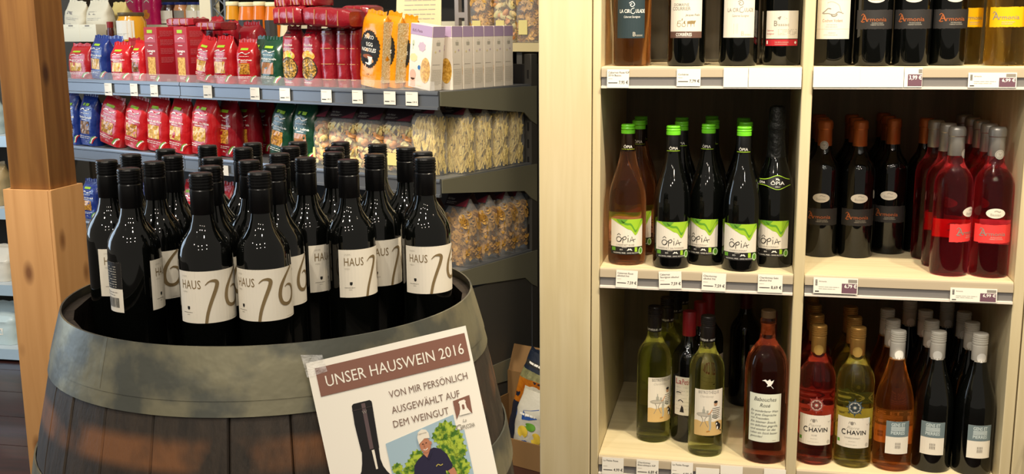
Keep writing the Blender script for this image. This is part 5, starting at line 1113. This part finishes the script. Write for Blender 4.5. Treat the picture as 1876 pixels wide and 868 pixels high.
soft('snack_bag', 196, 226, 8, 60, .80, mat('pale_yellow_bag', 'd8c27a', .5), 'pale yellow bag behind the honey jar', 'bag', None, seed=5)
for i, (xa, xb) in enumerate(((118, 148), (148, 178))):
    t, w, h, y = box_pack('carton_box', xa, xb, 45, 84, 0, .61, .05, '%s of two plain white cartons behind the red bag' % ('left', 'right')[i], 'box', 'plain white cartons', mat('white_carton', 'e2dac0', .6), zs=ZR - .0)
    A = Art(); A.rect(-w * .15, h * .88, w * .12, h * .96, INKG, 1, nx=1); A.lines(-w * .3, w * .4, h * .8, 1, .001, .001, INKL, 1); A.build('print', t.children[0], flat(y), .0003, .0003)
def jar(x0, x1, yt, dd, z, body, lid, lab, grp, name='jar', lidh=.14, lb=None, yb=60, txt=None, facets=20, liq=None):
    u0, _ = gpx(x0, yb, dd); u1, _ = gpx(x1, yb, dd); _, zt = gpx((x0 + x1) / 2, yt, dd); r = (u1 - u0) / 2; h = zt - z
    t = thing(name, gw((u0 + u1) / 2, dd + r, z + .0006), GA, lab, 'jar' if name != 'bottle' else 'bottle', grp)
    MB().lathe([(0, 0), (r * .9, 0), (r, .003), (r, h * (.80 - lidh)), (r * .86, h * (.93 - lidh)), (r * .82, h * (1 - lidh)), (0, h * (1 - lidh))], facets).build('glass', body, t, 40)
    MB().lathe([(r * .86, h * (1 - lidh)), (r * .88, h * (1 - lidh * .9)), (r * .88, h * .99), (r * .82, h), (0, h)], facets).build('lid', lid, t, 40)
    if lb:
        A = Art(); A.rect(-r * 1.1, h * lb[1], r * 1.1, h * lb[2], lb[0], 0, nx=8)
        if txt: A.text(txt, 0, h * (lb[1] + lb[2]) / 2, r * .22, WHITEP, 1, width=r * 1.0)
        A.lines(-r * .7, r * .7, h * (lb[1] + (lb[2] - lb[1]) * .3), 2, h * .04, h * .015, INKL, 1)
        A.build('label', t, cyl(r), .0004, .0004)
    return t
jar(203, 236, 23, .60, ZR, mat('mustard_fill', 'dc9a10', .25, coat=.6), mat('lid_dark_gold', '6a5a40', .4, .4), 'honey yellow jar with cream label behind the red bags', None, 'jar', .12, (LABELW, .08, .72))
jar(193, 201, 40, .62, ZR, mat('sauce_dark_red', '4a1418', .2, coat=.6), mat('lid_red', '8a1c1c', .4), 'dark red bottle just left of the honey jar', 'dark red sauce bottles', 'bottle', .3)
jar(240, 248, 42, .70, ZR, mat('sauce_dark_red', '', .2), mat('lid_red', '', .4), 'dark red bottle just right of the honey jar', 'dark red sauce bottles', 'bottle', .3, (LABELW, .05, .5))
fs2 = thing('far_shelf', gw(-2.9, 1.35, 0), GA, 'white edged shelf unit farthest back at the upper left', 'shelf')
MB().box(-2.0, 1.2, 0, .35, 1.445, 1.470).build('shelf_board', mat('white_board', 'dcd2b4', .5), fs2, 0); MB().box(-2.0, 1.2, .35, .37, 0, 1.95).build('back_panel', BLACKISH, fs2, 0)
MB().box(-2.0, 1.2, 0, .35, 1.70, 1.72).build('shelf_board', mat('white_board', '', .5), fs2, 0)
pa = lambda A, w, h: (A.disc(-w * .05, h * .28, w * .26, h * .13, mat('ink_orange', 'e8902a', .4), 1), A.lines(-w * .3, w * .3, h * .85, 1, .001, h * .02, WHITEP, 1), A.stroke([(-w * .2, h * .6), (0, h * .66), (w * .2, h * .6)], h * .03, WHITEP, 1))
soft('snack_bag', 226, 255, -22, 38, 1.37, PINKF, 'left pink bag with orange fruit on the far shelf', 'bag', 'pink bags', seed=6, z=1.470, art=pa); soft('snack_bag', 257, 283, -22, 38, 1.37, PINKF, 'right pink bag on the far shelf', 'bag', 'pink bags', seed=7, z=1.470, art=pa)
for i, (xa, xb, nm) in enumerate(((287, 311, 'leftmost'), (312, 333, 'second'), (334, 356, 'third'), (356, 372, 'rightmost'))):
    jar(xa + 1, xb - 1, 4, 1.38, 1.470, (mat('fill_dark', '3c2018', .25, coat=.5), mat('fill_peach', 'c88a5a', .25, coat=.5), mat('fill_pale', 'c2b894', .25, coat=.5), mat('fill_pale', '', .25))[i], mat('lid_blue', '1e2c6a', .4), '%s blue-lidded jar on the far shelf' % nm, 'blue-lidded jars', 'jar', .12, (LABELW if i != 1 else INKG, .05, .62), yb=38)
for i, (xa, xb, nm) in enumerate(((290, 312, 'left'), (316, 338, 'middle'), (340, 362, 'right'))): jar(xa, xb, -90, 1.38, 1.72, mat('fill_green', '2a3420', .3), mat('lid_gold', 'b09a60', .4), '%s dark jar on the top board of the far shelf' % nm, 'dark jars above', 'jar', .12, (LABELW, .02, .5), yb=0)
for i, (xa, xb, nm) in enumerate(((409, 430, 'leftmost'), (429, 459, 'second from left'), (459, 480, 'third from left'), (479, 505, 'rightmost'))):
    jar(xa + 1, xb - 1, 3 + (i % 2), .495, 1.300, mat('fill_orange', 'c86a14', .2, coat=.7) if i != 0 else mat('fill_ochre', 'c88a1c', .2, coat=.7), mat('lid_cream', 'd8cfa8', .4), '%s tall orange jar with black label' % nm, 'tall orange jars', 'jar', .06, (mat('label_black', '2c2824', .5), .38, .74), yb=90)
up2 = thing('jar_ledge', gw(-2.45, .485, 0), GA, 'low ledge carrying the tall orange jars behind the green bags', 'shelf'); MB().box(-.35, .45, 0, .10, 1.27, 1.2995).build('board', BEI, up2, 0); MB().box(-.35, .45, .01, .09, 0, 1.2698).build('support', BLACKISH, up2, 0)
t = jar(507, 529, -30, .50, 1.300, mat('paper_wrap', 'cfc4a0', .5), mat('cap_red', 'a01c24', .4), 'tall cream wrapped bottle with red top right of the orange jars', None, 'bottle', .42, yb=90)
# lattice frame and white upright behind
lt = thing('display_frame', gw(-2.98, 1.0, 0), GA, 'white upright with grey wire lattice between blue-lidded and orange jars', 'display stand')
ua, _ = gpx(366, 20, 1.0); ub, _ = gpx(386, 20, 1.0); x0_ = (ua + 2.98)
MB().box(x0_, x0_ + (ub - ua), 0, .05, 0, 1.9).build('upright', mat('white_board', '', .5), lt, 0); b = MB()
for k in range(9): b.tube([(x0_ + .075, .01, 1.3 + k * .06), (x0_ + .16, .01, 1.36 + k * .06)], .003, 5); b.tube([(x0_ + .16, .01, 1.3 + k * .06), (x0_ + .075, .01, 1.36 + k * .06)], .003, 5)
b.box(x0_ + .068, x0_ + .080, 0, .02, 0, 1.9).box(x0_ + .155, x0_ + .167, 0, .02, 0, 1.9); b.build('lattice', GREY, lt, 0)
# far books / cartons
for i in range(12):
    x = 600 + i * 11; t, w, h, y = box_pack('far_carton', x, x + 10, -30, 30, 0, 1.9, .08, 'slim %s carton, %s from the left on the distant shelf' % (('blue-grey', 'cream', 'slate', 'grey')[i % 4], ('first', 'second', 'third', 'fourth', 'fifth', 'sixth', 'seventh', 'eighth', 'ninth', 'tenth', 'eleventh', 'twelfth')[i]), 'box', 'slim cartons in the distance', mat('far_carton_%d' % (i % 4), ('9aa6ae', 'c8c4b4', '6c808c', '8c8a80')[i % 4], .5), zs=1.40)
ds = thing('distant_shelf', gw(-2.3, 1.85, 0), GA, 'distant shelf board above the lying red packs', 'shelf'); MB().box(-.5, 1.0, 0, .3, 1.37, 1.399).build('board', BEI, ds, 0); MB().box(-.5, 1.0, .02, .28, 0, 1.369).build('base', BLACKISH, ds, 0)
# paper sheet sign
u0, z0 = gpx(722, 60, .25); u1, _ = gpx(803, 60, .25)
sg = thing('paper_sign', gw((u0 + u1) / 2, .25, GZ[0] + .03), GA, 'cream paper sign standing behind the orange noodle packs', 'sign'); w = u1 - u0
sp_ = MB().add([(-w / 2, 0, 0), (w / 2 + .006, 0, 0), (w / 2 - .012, .035, .30), (-w / 2 - .012, .035, .30), (-w / 2, .0012, 0), (w / 2 + .006, .0012, 0), (w / 2 - .012, .0362, .30), (-w / 2 - .012, .0362, .30)], [(0, 1, 2, 3), (7, 6, 5, 4), (0, 3, 7, 4), (1, 5, 6, 2), (3, 2, 6, 7)]).build('sheet', mat('sign_paper', 'e6dbae', .6), sg, 0)
A = Art(); A.lines(-w * .36, w * .34, .26, 9, .013, .0022, INKL, 1, 5); A.build('print', sp_, lambda x, y, o: (x, .035 * y / .30 - o, y), .0006, .0003)
MB().box(-w / 2, w / 2, -.02, .03, -.0292, -.0005).build('foot', CLEARP, sg, 0)
# back post and metal upright
u0, _ = gpx(797, 30, .75); u1, _ = gpx(830, 30, .75)
MBp = tag(MB().box(0, u1 - u0, 0, .06, 0, 2.8, c=.002).build('back_post', OAKPOST, None, 30), 'brown wooden post in the background beside the grey frame', 'post'); MBp.location = gw(u0, 1.02, 0); MBp.rotation_euler = (0, 0, GA)
fr_ = thing('door_frame_stand', gw(gpx(833, 30, 1.05)[0], 1.05, 0), GA, 'pale grey metal frame right of the brown background post', 'frame')
MB().box(0, .018, 0, .02, 0, 2.4).build('upright', mat('frame_grey', 'b8aca4', .4, .3), fr_, 0); MB().box(.045, .060, 0, .02, 0, 2.4).build('upright', mat('frame_grey', '', .4), fr_, 0); MB().box(.018, .045, 0, .02, 1.48, 1.50).build('crossbar', mat('frame_grey', '', .4), fr_, 0)
# clear bags on the rear shelf at the right
for i, (xa, xb, nm) in enumerate(((862, 902, 'left'), (905, 945, 'middle'), (946, 988, 'right'))):
    u0, _ = gpx(xa, 72, .63); u1, _ = gpx(xb, 72, .63)
    clear_bag('fus' if i != 1 else 'shell', (u0 + u1) / 2, .62, ZR, u1 - u0, .20, .07, '%s of three clear snack bags on the beige board near the column' % nm, 'clear bags on the beige board', n=140, seed=41 + i, card=False, sticker=True)

# ================================================================== shelf beyond the post at the far left
XF = (-3.75, -2.95); YF = 4.12
ls = thing('wall_shelf', ((XF[0] + XF[1]) / 2, YF, 0), 0, 'white edged shelf unit of bagged goods beyond the timber post', 'shelf')
def fz(y): return on_plane(12, y, (0, 1), YF).z
LZ = [fz(250), fz(383), fz(523), fz(640)]
for z in LZ: s_ = MB().box(XF[0], XF[1], YF + .003, YF + .40, z - .02, z).build('shelf_board', mat('white_steel', 'c4ccd0', .4, .2), ls, 0, world=True); MB().box(XF[0], XF[1], YF - .004, YF + .003, z - .045, z + .002).build('price_rail', mat('rail_bluewhite', 'a8bcc8', .3, .2), ls, 0, world=True)
MB().box(XF[0], XF[1], YF + .40, YF + .42, 0, 2.2).build('back_panel', mat('grey_brown_panel', '3c3830', .7), ls, 0, world=True)
for i, z in enumerate(LZ):
    for j in range(4):
        w = .17; x = XF[0] + .10 + j * .20; t = thing('bread_bag', (x, YF + .12, z + .001), 0, 'pale bag of baked goods, %s on the %s board beyond the post' % (('first', 'second', 'third', 'rightmost')[j], ('highest', 'second highest', 'third highest', 'lowest')[i]), 'bag', 'bags beyond the timber post')
        fr = bag_body(t, w, .15 + .03 * ((i + j) % 2), .14, 100 + i * 4 + j, [mat('bag_white', 'c8c2b4', .4, coat=.3, bump=.4, bscale=20), mat('bag_tan', 'a08a62', .4, coat=.3, bump=.4, bscale=20), mat('bag_teal', 'b4c4c4', .4, coat=.3)][(i * 2 + j) % 3], 'bag', pinch=.6)
        A = Art(); A.rect(-.03, .05, .03, .08, LABELW, 1); A.lines(-.02, .02, .07, 2, .01, .003, INK, 2); fit_bag(A, t.children[0], fr)

# ================================================================== carton with bags behind the barrel at the right
pz = .27; cw = gw(-1.638, .19, 0)
pl_ = thing('low_plinth', cw, GA, 'low dark red plinth under the cardboard box behind the barrel', 'plinth'); MB().box(-.122, .122, -.20, .22, 0.005, pz, c=.004).build('plinth_block', mat('plinth_red', '3a211a', .45), pl_, 30)
cd = thing('cardboard_box', (cw.x, cw.y, pz + .001), GA, 'open brown cardboard box of bagged goods between barrel and column', 'box')
KR = mat('kraft_card', '85643c', .75)
for nm, bx in (('box_wall', (-.12, .12, -.09, -.086, 0, .075)), ('box_wall', (-.12, .12, .086, .09, 0, .20)), ('box_wall', (-.12, -.116, -.0855, .0855, 0, .13)), ('box_wall', (.116, .12, -.0855, .0855, 0, .13)), ('box_floor', (-.1155, .1155, -.0855, .0855, 0, .004))):
    MB().box(*bx).build(nm, KR, cd, 0)
MB().add([(-.12, .09, .20), (.02, .09, .20), (.02, .12, .27), (-.12, .12, .27), (-.12, .094, .20), (.02, .094, .20), (.02, .124, .27), (-.12, .124, .27)], [(0, 1, 2, 3), (7, 6, 5, 4), (0, 4, 5, 1), (1, 5, 6, 2), (2, 6, 7, 3), (3, 7, 4, 0)]).build('box_flap', KR, cd, 0)
def inbox(x, y, z, w, h, d, m, lab, seed, art, lean=0, yaw=0, back=0):
    M_ = Matrix.Rotation(GA, 3, 'Z') @ Vector((x, y, z)); t = thing('snack_bag', (cd.location.x + M_.x, cd.location.y + M_.y, pz + .006 + z + abs(math.sin(lean)) * w / 2 + abs(math.sin(back)) * d / 2), GA + yaw, lab, 'bag', 'bags in the cardboard box'); t.rotation_euler = (back, lean, GA + yaw)
    fr = bag_body(t, w, h, d, seed, m, 'bag', pinch=.72); A = Art(); art(A, w, h); fit_bag(A, t.children[0], fr); return t
NAVY = foil('navy_foil', '1a2436', .35); WHF = foil('white_foil', 'c8c4b6', .35)
def navy_art(A, w, h):
    xs = [-w * .44 + w * .88 * i / 10 for i in range(11)]; A.strip(xs, [h * (.42 + .12 * ((i - 3) / 7) ** 2 + .012 * i) for i in range(11)], [h * .72 + h * .004 * i for i in range(11)], mat('seed_orange', 'c87a1e', .35, col2='a85a14', scale=60, coat=.5), 1)
    A.strip(xs, [h * .72 + h * .004 * i for i in range(11)], [h * .82] * 11, mat('label_greygreen', '8e8c60', .4, col2='6c6a48', scale=80), 1); A.rect(-w * .4, h * .86, w * .4, h * .91, INK, 1); A.lines(-w * .3, w * .3, h * .88, 1, .001, h * .02, WHITEP, 2)
def wh_art(A, w, h):
    bl = mat('print_blue2', '1f4a96', .4); ye = mat('print_lemon', 'e0c040', .4)
    A.strip([-w * .45, -w * .2, 0, w * .2, w * .45], [h * .62, h * .60, h * .62, h * .66, h * .68], [h * .76, h * .74, h * .76, h * .80, h * .80], bl, 1); A.lines(-w * .3, w * .3, h * .67, 1, .001, h * .03, WHITEP, 2)
    A.disc(-w * .15, h * .42, w * .16, h * .09, ye, 1); A.disc(w * .25, h * .36, w * .13, h * .10, ye, 1); A.disc(w * .05, h * .52, w * .16, h * .06, GREEND, 1); A.ring(-w * .05, h * .22, w * .16, h * .08, .004, bl, 1); A.disc(-w * .05, h * .22, w * .10, h * .05, bl, 1); A.disc(w * .3, h * .14, w * .14, h * .06, mat('print_tan', 'b89860', .5), 1)
inbox(-.035, .040, 0, .105, .270, .06, NAVY, 'dark blue bag with orange window leaning in the cardboard box', 71, navy_art, .26)
inbox(.045, -.035, 0, .110, .185, .07, WHF, 'white bag with blue and yellow print in front in the cardboard box', 72, wh_art, .08, back=-.06)
